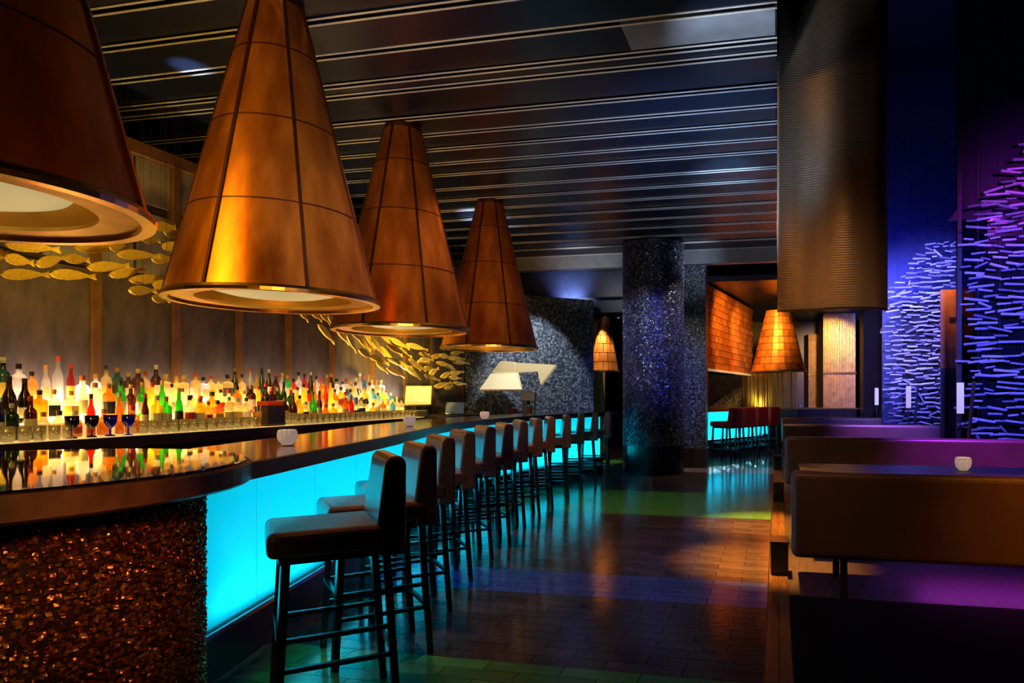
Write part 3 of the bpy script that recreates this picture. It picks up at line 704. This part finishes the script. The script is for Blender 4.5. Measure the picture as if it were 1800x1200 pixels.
for i in range(7):
    tag(inst('goblet', gob[1 if i >= 4 else 0], None, (-4.92 - .09 * (i % 2), 3.93 + .072 * i, ZC + .004)), '%s stemmed goblet, %s of the goblets on back counter' % ('glowing blue' if i >= 4 else 'dark purple', ordn(i)), 'goblet', 'goblets on the back counter')
# wooden caddy with red napkins, orange cup
t = thing('napkin_caddy', 'dark wooden caddy filled with red napkins on back counter', 'caddy', (-4.98, 5.95, ZC + .004))
MB().box((0, 0, .1), (.16, .24, .2)).box((0, 0, .02), (.17, .25, .02)).build('box', M['dark_wood'], t, bevel=.008)
MB().box((0, 0, .225), (.14, .22, .05)).build('napkins', M['red_paper'], t, bevel=.01)
t = thing('straw_cup', 'orange cup holding straws beside the napkin caddy', 'cup', (-4.95, 5.74, ZC + .004))
MB().lathe([(0, 0), (.034, 0), (.04, .15), (.037, .15), (.03, .01), (0, .01)], 14).build('cup', M['orange_cloth'], t, smooth=True)
for k in range(5): MB().tube((.008 * (k - 2), .006 * (k % 2), .02), (.02 * (k - 2), .02 * (k % 2), .21), .003, n=5).build('straw', M['l_white'], t)
# POS terminal and tablet
t = thing('register_terminal', 'beige touch screen register at the end of the bottles', 'register', at_x(736, 735, -5.0) * 1.0, math.radians(22))
t.location.z = ZC
MB().box((0, 0, .05), (.26, .24, .1)).build('cash_base', M['black'], t, bevel=.01)
MB().bar((0, .05, .09), (0, .02, .26), .08, .05).build('stand', M['black'], t)
mx = Matrix.Rotation(math.radians(-25), 3, 'X')
hs = MB().box((0, -.02, .3), (.36, .05, .3), mx).build('housing', M['beige_plastic'], t, bevel=.01)
MB().box(Vector((0, -.02, .3)) + mx @ Vector((0, -.027, 0)), (.3, .006, .24), mx).build('display', M['screen'], hs)
t = thing('tablet', 'small tablet screen tilted on the far back counter', 'tablet', (-5.0, at_x(800, 722, -5.0).y, ZC), math.radians(22))
mx = Matrix.Rotation(math.radians(-40), 3, 'X')
hs = MB().box((0, 0, .1), (.3, .025, .24), mx).build('housing', M['steel'], t, bevel=.006)
MB().box(Vector((0, 0, .1)) + mx @ Vector((0, -.015, 0)), (.27, .004, .21), mx).build('display', M['screen_dim'], hs)
MB().box((0, .06, .01), (.2, .16, .02)).build('foot', M['black'], t)

# ================================================================== FISH
def fish_parts():
    out = []
    top = [(-.5, 0), (-.44, .07), (-.32, .115), (-.12, .13), (.1, .105), (.27, .055), (.36, .03)]
    bot = [(.36, -.03), (.27, -.05), (.1, -.1), (-.12, -.13), (-.32, -.12), (-.44, -.08)]
    def plate(pts, th):
        n = len(pts); vs = []
        for s in (-1, 1):
            for x, z in pts:
                bend = .05 * math.sin(x * 4)
                vs.append((x, s * th + bend, z))
        return MB().add(vs, [tuple(range(n)), tuple(range(2 * n - 1, n - 1, -1))] + [(i, (i + 1) % n, n + (i + 1) % n, n + i) for i in range(n)])
    body = plate(top + bot, .025).mesh('body', M['fish'])
    tail = plate([(.34, .03), (.43, .045), (.5, .075), (.48, .0), (.51, -.09), (.42, -.05), (.34, -.03)], .02).mesh('tail', M['fish'])
    return body, tail
FB, FT = fish_parts()
WIRE = MB().box((0, 0, .5), (.0014, .0014, 1)).mesh('wire', M['wire'])
FISH_L = [(54, 434, 88, 6), (6, 446, 40, 0), (38, 457, 62, 8), (92, 458, 62, -12), (140, 455, 55, 3), (45, 482, 88, 0), (130, 483, 88, 3), (187, 468, 68, -3), (222, 478, 62, -10), (262, 490, 72, -3), (255, 510, 60, 0), (240, 448, 70, 3), (290, 455, 50, 0), (290, 398, 36, 3), (308, 409, 42, 3), (305, 433, 42, 0), (170, 436, 80, 3), (288, 500, 40, 0), (287, 525, 42, 5), (268, 420, 44, 6), (215, 434, 50, 2), (320, 445, 40, 4), (316, 482, 44, 0)]
FISH_R = [(537, 552, 36, 35), (553, 552, 32, 40), (570, 556, 32, 45), (586, 563, 28, 40), (575, 586, 46, 40), (603, 588, 46, 40), (620, 602, 38, 50), (646, 622, 38, 22), (627, 591, 32, 38), (640, 604, 32, 42), (652, 598, 36, 45), (664, 610, 36, 45), (676, 620, 38, 35), (683, 600, 42, 30), (700, 604, 38, 25), (706, 620, 32, 25), (690, 614, 30, 40), (730, 610, 36, 15), (748, 622, 28, 5), (668, 632, 42, 18), (700, 638, 42, 20), (712, 644, 38, 30), (728, 654, 42, 28), (732, 640, 36, 28), (740, 645, 32, 20), (758, 648, 28, 10), (672, 645, 30, 35), (697, 654, 40, 20), (750, 632, 28, 0), (770, 625, 28, -10), (745, 637, 26, 5), (765, 652, 26, -20), (780, 640, 30, 10), (762, 664, 36, 15), (785, 658, 26, -20), (800, 630, 30, 3), (805, 620, 30, -5), (808, 637, 28, 5), (795, 648, 32, 25), (805, 655, 32, -8), (775, 676, 28, -15), (792, 678, 28, -20), (810, 674, 32, 3), (800, 664, 26, 5), (783, 626, 26, 5)]
rf = random.Random(4)
for grp, lst in (('left', FISH_L), ('right', FISH_R)):
    order = sorted(range(len(lst)), key=lambda i: lst[i][0])
    for rank, i in enumerate(order):
        px, py, L, ang = lst[i]; X = -5.05 + rf.uniform(-.16, .12)
        dx, dy = L / 2 * math.cos(math.radians(ang)), L / 2 * math.sin(math.radians(ang))
        A, B = at_x(px - dx, py - dy, X), at_x(px + dx, py + dy, X)
        B.x += rf.uniform(-.06, .06)
        d = B - A; ln = d.length * 1.06; ex = d.normalized(); ey = Vector((-1, 0, 0)); ez = ex.cross(ey).normalized(); ey = ez.cross(ex)
        c = (A + B) / 2
        t = thing('hanging_fish', 'golden fish plate, %s from the left in the %s' % (ordn(rank), 'shoal beside the nearest shade' if grp == 'left' else 'shoal sweeping down to the register'), 'fish ornament', c, group='golden fish hanging before the back wall')
        t.rotation_euler = Matrix((ex, ey, ez)).transposed().to_euler()
        for nm, me in (('body', FB), ('tail', FT)):
            o = inst(nm, me, t); o.scale = (ln, ln, .3)
        wv = inst('wire', WIRE, t); q = Matrix((ex, ey, ez)).transposed().to_4x4()
        wv.matrix_local = q.inverted() @ Matrix.Diagonal((1, 1, 4.1 - c.z, 1))

# ================================================================== FAR END OF THE BAR
# lit canopy panel of the pass and machine
can = thing('lit_canopy', 'angular cream lit canopy in front of the mosaic wall', 'canopy', at_d(905, 693, 12.3))
o0 = can.location
def quadbox(pts, depth):
    n = len(pts); vs = [p for p in pts] + [p + Vector((depth * FW.x, depth * FW.y, 0)) for p in pts]
    return MB().add([v - o0 for v in vs], [tuple(range(n)), tuple(range(2 * n - 1, n - 1, -1))] + [(i, (i + 1) % n, n + (i + 1) % n, n + i) for i in range(n)])
D0 = 12.3
quadbox([at_d(843, 684, D0), at_d(914, 684, D0), at_d(908, 655, D0), at_d(863, 656, D0)], .25).build('front_face', M['cream_lit'], can)
quadbox([at_d(864, 654, D0), at_d(908, 654, D0), at_d(904, 636, D0), at_d(880, 634, D0)], .3).build('upper_face', M['cream_dim'], can)
quadbox([at_d(906, 637, D0), at_d(977, 641, D0), at_d(950, 676, D0), at_d(945, 652, D0), at_d(908, 654, D0)], .3).build('side_face', M['cream_dim'], can)
quadbox([at_d(842, 687, D0 - .02), at_d(930, 687, D0 - .02), at_d(930, 684.5, D0 - .02), at_d(842, 684.5, D0 - .02)], .28).build('lower_trim', M['steel'], can)
for px in (862, 925): MB().tube(at_d(px, 686, D0 + .1) - o0, Vector((at_d(px, 686, D0 + .1).x, at_d(px, 686, D0 + .1).y, 1.02)) - o0, .02).build('support', M['steel'], can)
q = thing('pass_counter', 'pale lit service counter under the cream canopy', 'counter', (at_d(910, 700, 12.2).x, at_d(910, 700, 12.2).y, 0), YAW)
MB().bx(-.75, .75, -.25, .35, .95, 1.02).build('counter_top', M['cream_wall'], q, bevel=.01)
MB().bx(-.7, .7, -.2, .3, 0, .95).build('body', M['dark_wood'], q)
mp_ = at_d(930, 700, 11.9)
q = thing('coffee_machine', 'grey steel coffee machine on the counter under the canopy', 'coffee machine', (mp_.x, mp_.y, 1.02), YAW)
MB().box((0, 0, .34), (.26, .26, .16)).build('head', M['steel'], q, bevel=.015)
for s in (-1, 1): MB().tube((s * .1, .05, .03), (s * .1, .05, .3), .018).build('post', M['steel'], q)
MB().box((0, 0, .02), (.3, .3, .04)).build('drip_tray', M['steel'], q, bevel=.006)
MB().tube((0, -.1, .2), (0, -.1, .28), .03).build('group_head', M['black'], q)
MB().lathe([(0, .04), (.05, .04), (.055, .16), (0, .17)], 12).build('jug', M['orange_cloth'], q)
rj = thing('red_jar', 'red jar beside the coffee machine', 'jar', (at_d(902, 700, 11.85).x, at_d(902, 700, 11.85).y, 1.02))
MB().lathe([(0, 0), (.06, 0), (.065, .08), (.05, .12), (0, .12)], 12).build('pot', M['red_paper'], rj)
MB().lathe([(0, .12), (.045, .12), (.03, .15), (0, .16)], 12).build('lid', M['steel'], rj)

# small brick cone shade and the pillar beneath
def brick_cone(name, c, z0, z1, r0, r1, rows, label, nper, a0=0, a1=2 * PI, group=None):
    t = thing(name, label, 'lamp shade', (c[0], c[1], z0), 0, group)
    MB().lathe([(r0 - .02, 0), (r1 - .02, z1 - z0)], 28).build('core', M['brick_joint'], t)
    h = (z1 - z0) / rows
    for i in range(rows):
        za, zb = i * h + .006, (i + 1) * h - .006; ra, rb_ = r0 + (r1 - r0) * za / (z1 - z0), r0 + (r1 - r0) * zb / (z1 - z0)
        n = nper; da = (a1 - a0) / n; g = .008 / ra
        vs = []
        for k in range(3):
            tt = g + (da - 2 * g) * k / 2
            for r, z in ((ra, za), (rb_, zb), (rb_ - .03, zb), (ra - .03, za)): vs.append((r * math.cos(tt), r * math.sin(tt), z))
        fs = [(0, 1, 2, 3), (11, 10, 9, 8)]
        for k in range(2):
            for q in range(4): fs.append((k * 4 + q, k * 4 + 4 + q, k * 4 + 4 + (q + 1) % 4, k * 4 + (q + 1) % 4))
        me = MB().add(vs, fs).mesh('tile', M['brick_copper'])
        for k in range(n): inst('tile', me, t, rz=a0 + da * k + (.5 * da if i % 2 else 0))
    MB().lathe([(r0 - .02, -.02), (r0 + .02, -.02), (r0 + .02, .01), (r0 - .02, .01), (r0 - .02, -.02)], 28).build('rim', M['gold_metal'], t)
    return t
p = at_d(1062, 652, 14.6)
brick_cone('tiled_pendant', p, p.z, p.z + 1.15, .31, .1, 6, 'small copper tiled cone shade under a spotlight left of the column', 9)
MB().tube((0, 0, .9), (0, 0, 3.13 - p.z), .02).build('stem', M['wire'], bpy.data.objects['tiled_pendant'])
light('spot_small_shade', 'SPOT', (p.x - .05, p.y - .45, 3.08), 260, (1, .72, .35), (p.x, p.y - .2, 2.3), .03, spot=50, blend=.8)
q = thing('cream_pillar', 'narrow cream lit pillar below the small tiled shade', 'column', (at_d(1053, 700, 15.2).x, at_d(1053, 700, 15.2).y, 0))
MB().bx(-.11, .11, -.1, .1, 0, 3.1).build('shaft', M['cream_wall'], q)
MB().bx(-.14, .14, -.13, .13, 0, .12).build('foot', M['dark_wood'], q)
for k, (px, d) in enumerate(((1034, 14.9), (1063, 14.8), (1087, 15.0))):
    pp = at_z(px, 556 + k * 2, 3.12); t = thing('downlight', ('left', 'middle', 'right')[k] + ' one of three small downlights under the far bulkhead', 'downlight', (at_d(px, 556, d).x, at_d(px, 556, d).y, 3.12))
    MB().lathe([(0, -.03), (.03, -.03), (.03, 0), (0, 0)], 10).build('lens', M['pale_floor_light'], t); MB().lathe([(.03, -.04), (.045, -.04), (.045, .0), (.03, .0), (.03, -.04)], 12).build('housing', M['steel'], t)

# ================================================================== SECOND ROOM
# copper tiled hood wall (receding) with tiles
A = at_d(1236, 693, 14.1); B = at_d(1323, 693, 18.7); A.z = B.z = 0
hw = thing('wall_hood', 'copper tiled hood wall above the second bar', 'wall', (A.x, A.y, 0), math.atan2(B.y - A.y, B.x - A.x), kind='structure')
LW = (B - A).length
MB().bx(0, LW, .02, .2, 1.94, 3.72).build('core', M['brick_joint'], hw)
MB().bx(0, LW, -.04, .02, 1.9, 1.945).build('gold_trim', M['cream_dim'], hw)
tw, th = .3, .148
tile_me = MB().box((0, 0, 0), (tw - .012, .03, th - .012)).mesh('tile', M['brick_copper'])
for r in range(12):
    n = int(LW / tw)
    for k in range(n):
        inst('tile', tile_me, hw, (tw * (k + .5) + (tw / 2 if r % 2 else 0), rf.uniform(-.004, .008), 1.945 + th * (r + .5)))
p = at_d(1368, 652, 17.0)
brick_cone('tiled_hood', p, p.z, 3.48, .66, .3, 9, 'big copper tiled cone hood over the second bar', 12)
# second bar, parallel to the hood wall
A2 = at_d(1232, 693, 15.0); B2 = at_d(1345, 693, 17.2); A2.z = B2.z = 0
HR = math.atan2(B2.y - A2.y, B2.x - A2.x)
sb = thing('second_bar', 'short far bar with glowing blue front and lit wooden top', 'bar', A2, HR)
for k in range(4): MB().bx(-.4 + k * .8, .397 + k * .8, -.13, -.11, .42, 1.0).build('glow_panel', M['cyan'], sb)
MB().bx(-.4, 2.8, .12, .16, 0, 1.0).build('rear_board', M['cyan_back'], sb)
MB().bx(-.4, 2.8, -.14, .12, 0, .4).build('kick_base', M['kick'], sb)
MB().bx(-.4, 2.9, -.34, .3, 1.02, 1.09).build('bar_top', M['bar_wood'], sb, bevel=.008)
HX = Vector((math.cos(HR), math.sin(HR), 0)); HN = Vector((math.sin(HR), -math.cos(HR), 0))
lp = A2 + HX * 1.2 - HN * .02 + Vector((0, 0, .46))
l = light('second_bar_led', 'AREA', lp, 70, (.35, .8, 1), None, 3.2, .05)
zd = (HN * -1 + Vector((0, 0, -1.4))).normalized(); yd = zd.cross(HX).normalized(); l.rotation_euler = Matrix((HX, yd, zd)).transposed().to_euler()
wsb = thing('wall_second_bar', 'dark mosaic wall behind the second bar', 'wall', A2 - HN * 1.0, HR, kind='structure')
MB().bx(.3, 3.4, 0, .1, 0, 1.9).build('mosaic_face', M['mosaic_wall'], wsb)
sred = make_stool(M['leather_red'], M['leather_red'])
for i, u in enumerate((-.1, .45, 1.0, 1.55)):
    lab = 'small red bar stool at the far blue bar, %s from the left' % ordn(i)
    q = A2 + HX * u + HN * .72; rz_ = HR
    if i == 0: sred.location = (q.x, q.y, 0); sred.rotation_euler = (0, 0, rz_); tag(sred, lab, None, 'red stools at the second bar')
    else: dup(sred, (q.x, q.y, 0), rz_, lab, 'red stools at the second bar')
# golden rod curtain, ribbed bronze pillars, service counter
def rods(x0, x1, y, z0, z1, n, seed):
    rnd = random.Random(seed); mb = MB()
    for k in range(n):
        x = x0 + (x1 - x0) * (k + rnd.uniform(.1, .9)) / n; mb.tube((x, y + rnd.uniform(-.06, .06), z0), (x, y + rnd.uniform(-.06, .06), z1), rnd.uniform(.008, .02), n=6)
    return mb
a, b = at_y(1290, 693, 18.6).x, at_y(1402, 693, 18.6).x
rc = thing('rod_curtain', 'curtain of thin golden rods below the tiled hood', 'curtain', ((a + b) / 2, 18.6, 0))
tag(rods(a - (a + b) / 2, b - (a + b) / 2, 0, 1.0, 2.0, 44, 2).build('rods', M['gold_metal'], rc), kind='stuff')
MB().bx(a - (a + b) / 2, b - (a + b) / 2, -.08, .08, .9, 1.0).build('sill', M['dark_wood'], rc); MB().bx(a - (a + b) / 2, b - (a + b) / 2, -.08, .08, 0, .9).build('base', M['dark_wood'], rc)
light('spot_rods', 'SPOT', ((a + b) / 2 - .2, 17.9, 1.15), 18, (1, .7, .15), ((a + b) / 2, 18.6, 1.5), .04, spot=100, blend=1)
def ribbed(px0, px1, d, z1, n, label):
    a, b = at_d(px0, 693, d), at_d(px1, 693, d); c = (a + b) / 2; wdt = (b - a).length
    t = thing('ribbed_pillar', label, 'column', (c.x, c.y, 0), YAW)
    MB().bx(-wdt / 2, wdt / 2, 0, .5, 0, z1).build('core', M['dark_wood'], t)
    mb = MB()
    for k in range(n): mb.tube((-wdt / 2 + wdt * (k + .5) / n, 0, 0), (-wdt / 2 + wdt * (k + .5) / n, 0, z1), wdt / n * .52, n=8)
    tag(mb.build('ribs', M['rib_bronze'], t), kind='stuff')
    MB().bx(-wdt / 2 - .02, wdt / 2 + .02, -.05, .0, 2.0, 2.05).build('band', M['gold_metal'], t)
ribbed(1447, 1504, 20.0, 3.77, 22, 'tall ribbed bronze pillar glowing under a lamp')
ribbed(1421, 1446, 21.6, 3.3, 12, 'narrow ribbed bronze pillar left of the taller one')
c0 = at_d(1440, 693, 19.2)
sc = thing('service_counter', 'low far counter with a gold lit edge behind the booths', 'counter', (c0.x, c0.y, 0), YAW)
MB().bx(-1.05, 1.05, -.2, .3, .98, 1.03).build('counter_top', M['gold_metal'], sc); MB().bx(-1.0, 1.0, -.15, .25, 0, .98).build('body', M['dark_wood'], sc)
for k, px in enumerate((1390, 1408)):
    cc = at_d(px, 693, 19.1); t = thing('cup', ('left' if k == 0 else 'right') + ' white cup on the far service counter', 'cup', (cc.x, cc.y, 1.03))
    MB().lathe([(0, 0), (.05, 0), (.075, .09), (.07, .09), (.045, .01), (0, .01)], 12).build('bowl', M['l_white'], t); MB().lathe([(0, 0), (.09, .008), (.09, .014), (0, .006)], 12).build('saucer', M['l_white'], t)
dp = at_d(1532, 693, 18.6)
q = thing('dark_post', 'tall dark wooden post between the bronze pillar and stick screens', 'column', (dp.x, dp.y, 0), YAW)
MB().bx(-.27, .27, -.15, .15, 0, 3.78).build('shaft', M['dark_wood'], q); MB().bx(-.27, .27, -.18, .18, 0, .15).build('foot', M['black'], q)
cp = at_d(1556, 693, 19.4)
q = thing('copper_strip', 'narrow copper lit panel right of the dark post', 'panel', (cp.x, cp.y, 0), YAW)
MB().bx(-.11, .11, -.02, .02, 2.0, 3.4).build('upper_sheet', M['brick_copper'], q); MB().bx(-.11, .11, -.02, .02, 0, 2.0).build('lower_sheet', M['dark_wood'], q)
light('spot_copper_strip', 'SPOT', (cp.x - .2, cp.y - 1.2, 3.2), 40, (1, .55, .15), (cp.x, cp.y, 2.7), .04, spot=50, blend=.8)

# ================================================================== HANGING BRONZE PANEL
hp = thing('bronze_curtain', 'tall hanging bronze panel with fine horizontal lines above booths', 'partition', (0, 6.1, 2.14))
n = 40; A_, B_ = [], []
for k in range(n + 1):
    x = .94 * k / n; yv = .05 * math.sin(x * 7.2 + .6) + (.12 * max(0, (x - .8) / .14) ** 2)
    A_.append((x, yv)); B_.append((x + (.0 if k < n else .0), yv + .03))
pn = MB().strip(A_, B_, 0, 5.41).build('sheet', M['bronze_panel'], hp); 
for p in pn.data.polygons: p.use_smooth = abs(p.normal.z) < .5 and abs(p.normal.x) < .9
MB().bx(-.005, .95, -.02, .12, 5.4, 5.46).build('hanging_rail', M['black'], hp)
MB().strip([(a[0], a[1] - .004) for a in A_], [(b[0], b[1] + .004) for b in B_], -.012, .0).build('hem_bar', M['dark_wood'], hp)

# ================================================================== BOOTHS
def make_booth():
    t = thing('booth_bench', 'x', 'booth')
    W = 2.86
    bk = MB().bx(0, W, 0, .2, .26, .86).build('backrest', M['leather_booth'], t, bevel=.045, seg=4)
    MB().bx(.02, W - .02, .19, .78, .3, .46).build('seat_cushion', M['leather_booth'], t, bevel=.04, seg=3)
    MB().bx(.04, W - .04, .05, .74, .26, .3).build('seat_frame', M['black'], t)
    for x in (.35, W - .35):
        for yy in (.06, .68): MB().bx(x - .025, x + .025, yy - .025, yy + .025, -.02, .262).build('leg', M['metal_leg'], t)
    MB().bx(-.002, .012, .03, .17, .3, .82).build('end_welt', M['leather_dark'], bk, bevel=.005)
    return t
BY = [4.88, 8.85, 12.7, 16.5]
BL = ['nearest brown leather booth bench, lit amber from above', 'second booth bench with a violet lit top edge', 'third booth bench with lilac highlights on top', 'farthest booth bench behind the lilac one']
bo = make_booth()
for i, yv in enumerate(BY):
    if i == 0: bo.location = (.1, yv, 0); tag(bo, BL[0], None, 'booth benches along the aisle')
    else: dup(bo, (.1, yv, 0), 0, BL[i], 'booth benches along the aisle')
l = light('booth_underglow', 'AREA', (2.2, 5.5, .22), 9, (.75, .05, 1), (2.2, 5.5, 0), 2.3, .3)
def make_table():
    t = thing('booth_table', 'x', 'table')
    MB().bx(.1, 2.75, -.38, .38, .7, .74).build('table_top', M['dark_wood'], t, bevel=.008)
    for x in (.7, 2.15): MB().tube((x, 0, .01), (x, 0, .7), .04).build('pedestal', M['black'], t); MB().lathe([(0, -.02), (.24, -.02), (.24, 0), (.05, .02), (0, .02)], 20, (x, 0, 0)).build('foot_plate', M['black'], t)
    return t
tb = make_table()
TL = ['dark booth table holding the candle, behind the nearest bench', 'dark booth table behind the second bench', 'dark booth table behind the third bench', 'dark booth table behind the farthest bench']
for i, yv in enumerate(BY):
    if i == 0: tb.location = (.1, yv + 1.5, 0); tag(tb, TL[0], None, 'booth tables')
    else: dup(tb, (.1, yv + 1.5, 0), 0, TL[i], 'booth tables')
for i, py in enumerate((1010, 882, 826, 798)):
    p = at_z(1366, py, 0)
    t = thing('floor_box', 'low black box on the plank strip beside the %s booth' % ('nearest', 'second', 'third', 'farthest')[i], 'box', (.015, p.y + .12, 0), group='black boxes along the aisle')
    MB().bx(-.065, .07, -.12, .12, 0, .245).build('body', M['black'], t, bevel=.006); MB().bx(-.07, .075, -.125, .125, .245, .256).build('lid', M['black_gloss'], t)
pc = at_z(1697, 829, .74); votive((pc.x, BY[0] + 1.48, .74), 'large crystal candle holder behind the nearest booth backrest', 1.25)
for i, px in enumerate((1688, 1597, 1541)):
    yv = BY[i + 1] + 1.2 ; pp = at_y(px, 700, yv)
    t = thing('menu_lamp', 'black stand with pale lit card, %s one behind the booths' % ('largest and nearest', 'middle', 'smallest and farthest')[i], 'stand', (pp.x, yv, .74), group='lit card stands on the booth tables')
    MB().lathe([(0, 0), (.07, 0), (.07, .012), (0, .02)], 14).build('base', M['black'], t)
    MB().bx(-.045, .045, -.008, .008, .4, .82).build('card', M['white_card'], t); MB().bar((0, .02, .01), (0, .02, .86), .02).build('pole', M['black'], t)
    MB().bar((.1, -.01, .02), (.17, -.01, .84), .075, .03).build('dark_screen', M['black'], t); MB().bx(0, .14, -.012, .02, .0, .02).build('foot', M['black'], t)

# ================================================================== STICK SCREENS
def screen(name, y, x0, x1, z0, ztop, n_rows, label, seed, length, thick, gap):
    rnd = random.Random(seed); t = thing(name, label, 'screen', (x0, y, 0))
    ms = [MB().tube((-L / 2, 0, 0), (L / 2, 0, 0), thick * k, thick * k * .8, n=5).mesh('stick', M['stick']) for L, k in ((length, .5), (length * .72, .42), (length * 1.25, .5), (length * .5, .38))]
    zz = z0; cnt = 0; extra = MB(); pos = []
    while zz < 5.9:
        x = rnd.uniform(-.1, .1)
        while x < x1 - x0:
            if zz < ztop(x + x0) and rnd.random() > gap: pos.append((x, zz))
            x += length * rnd.uniform(.55, .95)
        zz += n_rows
    rnd.shuffle(pos)
    for x, z in pos[:300]:
        o = inst('stick', rnd.choice(ms), t, (x + rnd.uniform(-.03, .03), rnd.uniform(-.07, .05), z + rnd.uniform(-.03, .03)))
        big = rnd.random() < .1
        o.rotation_euler = (rnd.uniform(-1, 1), rnd.gauss(0, .6 if big else .11), rnd.gauss(0, .12))
    for x, z in pos[300:]: extra.tube((x - length / 2, 0, z), (x + length / 2, .05, z + rnd.uniform(-.02, .02)), thick * .5, n=5)
    if extra.v: tag(extra.build('stick_mass', M['stick'], t), kind='stuff')
    for k in range(int((x1 - x0) / .3) + 1):
        MB().box((k * .3 + .1, .075, 3.8), (.006, .006, 7.6)).build('cable', M['wire'], t)
    return t
zA = lambda x: 3.973 + (x - 2.706) * 1.27
sa = screen('stick_screen', 10.86, 2.8, 4.1, .25, zA, .095, 'nearer hanging screen of pale sticks lit violet and blue', 21, .27, .04, .06)
zB = lambda x: min(4.47, 3.57 + (x - 2.28) * 1.35)
sb_ = screen('stick_screen', 14.8, 2.28, 3.52, .25, zB, .098, 'farther hanging screen of pale sticks lit icy blue', 22, .2, .04, .0)
MB().bx(.25, 1.4, .1, .13, .0, 3.3).build('backing_panel', M['header'], sb_)
fr = thing('screen_frame', 'black post and navy header panel beside the nearer stick screen', 'frame', (2.685, 10.99, 0))
MB().bx(-.06, .0, -.04, .04, 0, 7.6).build('post', M['black'], fr)
MB().bx(.0, 2.3, -.02, .02, 4.0, 7.6).build('header', M['header'], fr)
MB().bx(.0, .36, -.006, .006, .3, 4.0).build('glass_pane', M['navy_glass'], fr)
MB().bx(.36, 2.3, -.01, .03, .3, 4.0).build('rear_sheet', M['black_gloss'], fr)
MB().add([(-.18, -.03, 4.0), (0, -.03, 4.0), (0, -.03, 4.24), (-.18, .03, 4.0), (0, .03, 4.0), (0, .03, 4.24)], [(0, 1, 2), (5, 4, 3), (0, 3, 4, 1), (1, 4, 5, 2), (2, 5, 3, 0)]).build('gusset', M['black'], fr)
# copper panel with a black bracket seen through the glass
pp = at_y(1682, 693, 12.6); q = thing('copper_wall_sheet', 'copper wall panel with a black bracket seen through the glass', 'panel', (pp.x, 12.6, 0))
MB().bx(-.26, .26, 0, .03, 1.85, 3.2).build('sheet', M['brick_copper'], q); MB().bx(-.26, .26, 0, .03, 0, 1.85).build('lower_sheet', M['dark_wood'], q)
br = MB().bx(.02, .06, -.05, -.01, 2.35, 3.0).bx(.06, .24, -.05, -.01, 2.96, 3.0).bx(-.12, .2, -.05, -.01, 2.66, 2.72).build('bracket', M['black'], q)
light('spot_copper_far', 'SPOT', (pp.x - .1, 11.6, 3.5), 36, (1, .42, .04), (pp.x, 12.6, 2.9), .04, spot=50, blend=.8)
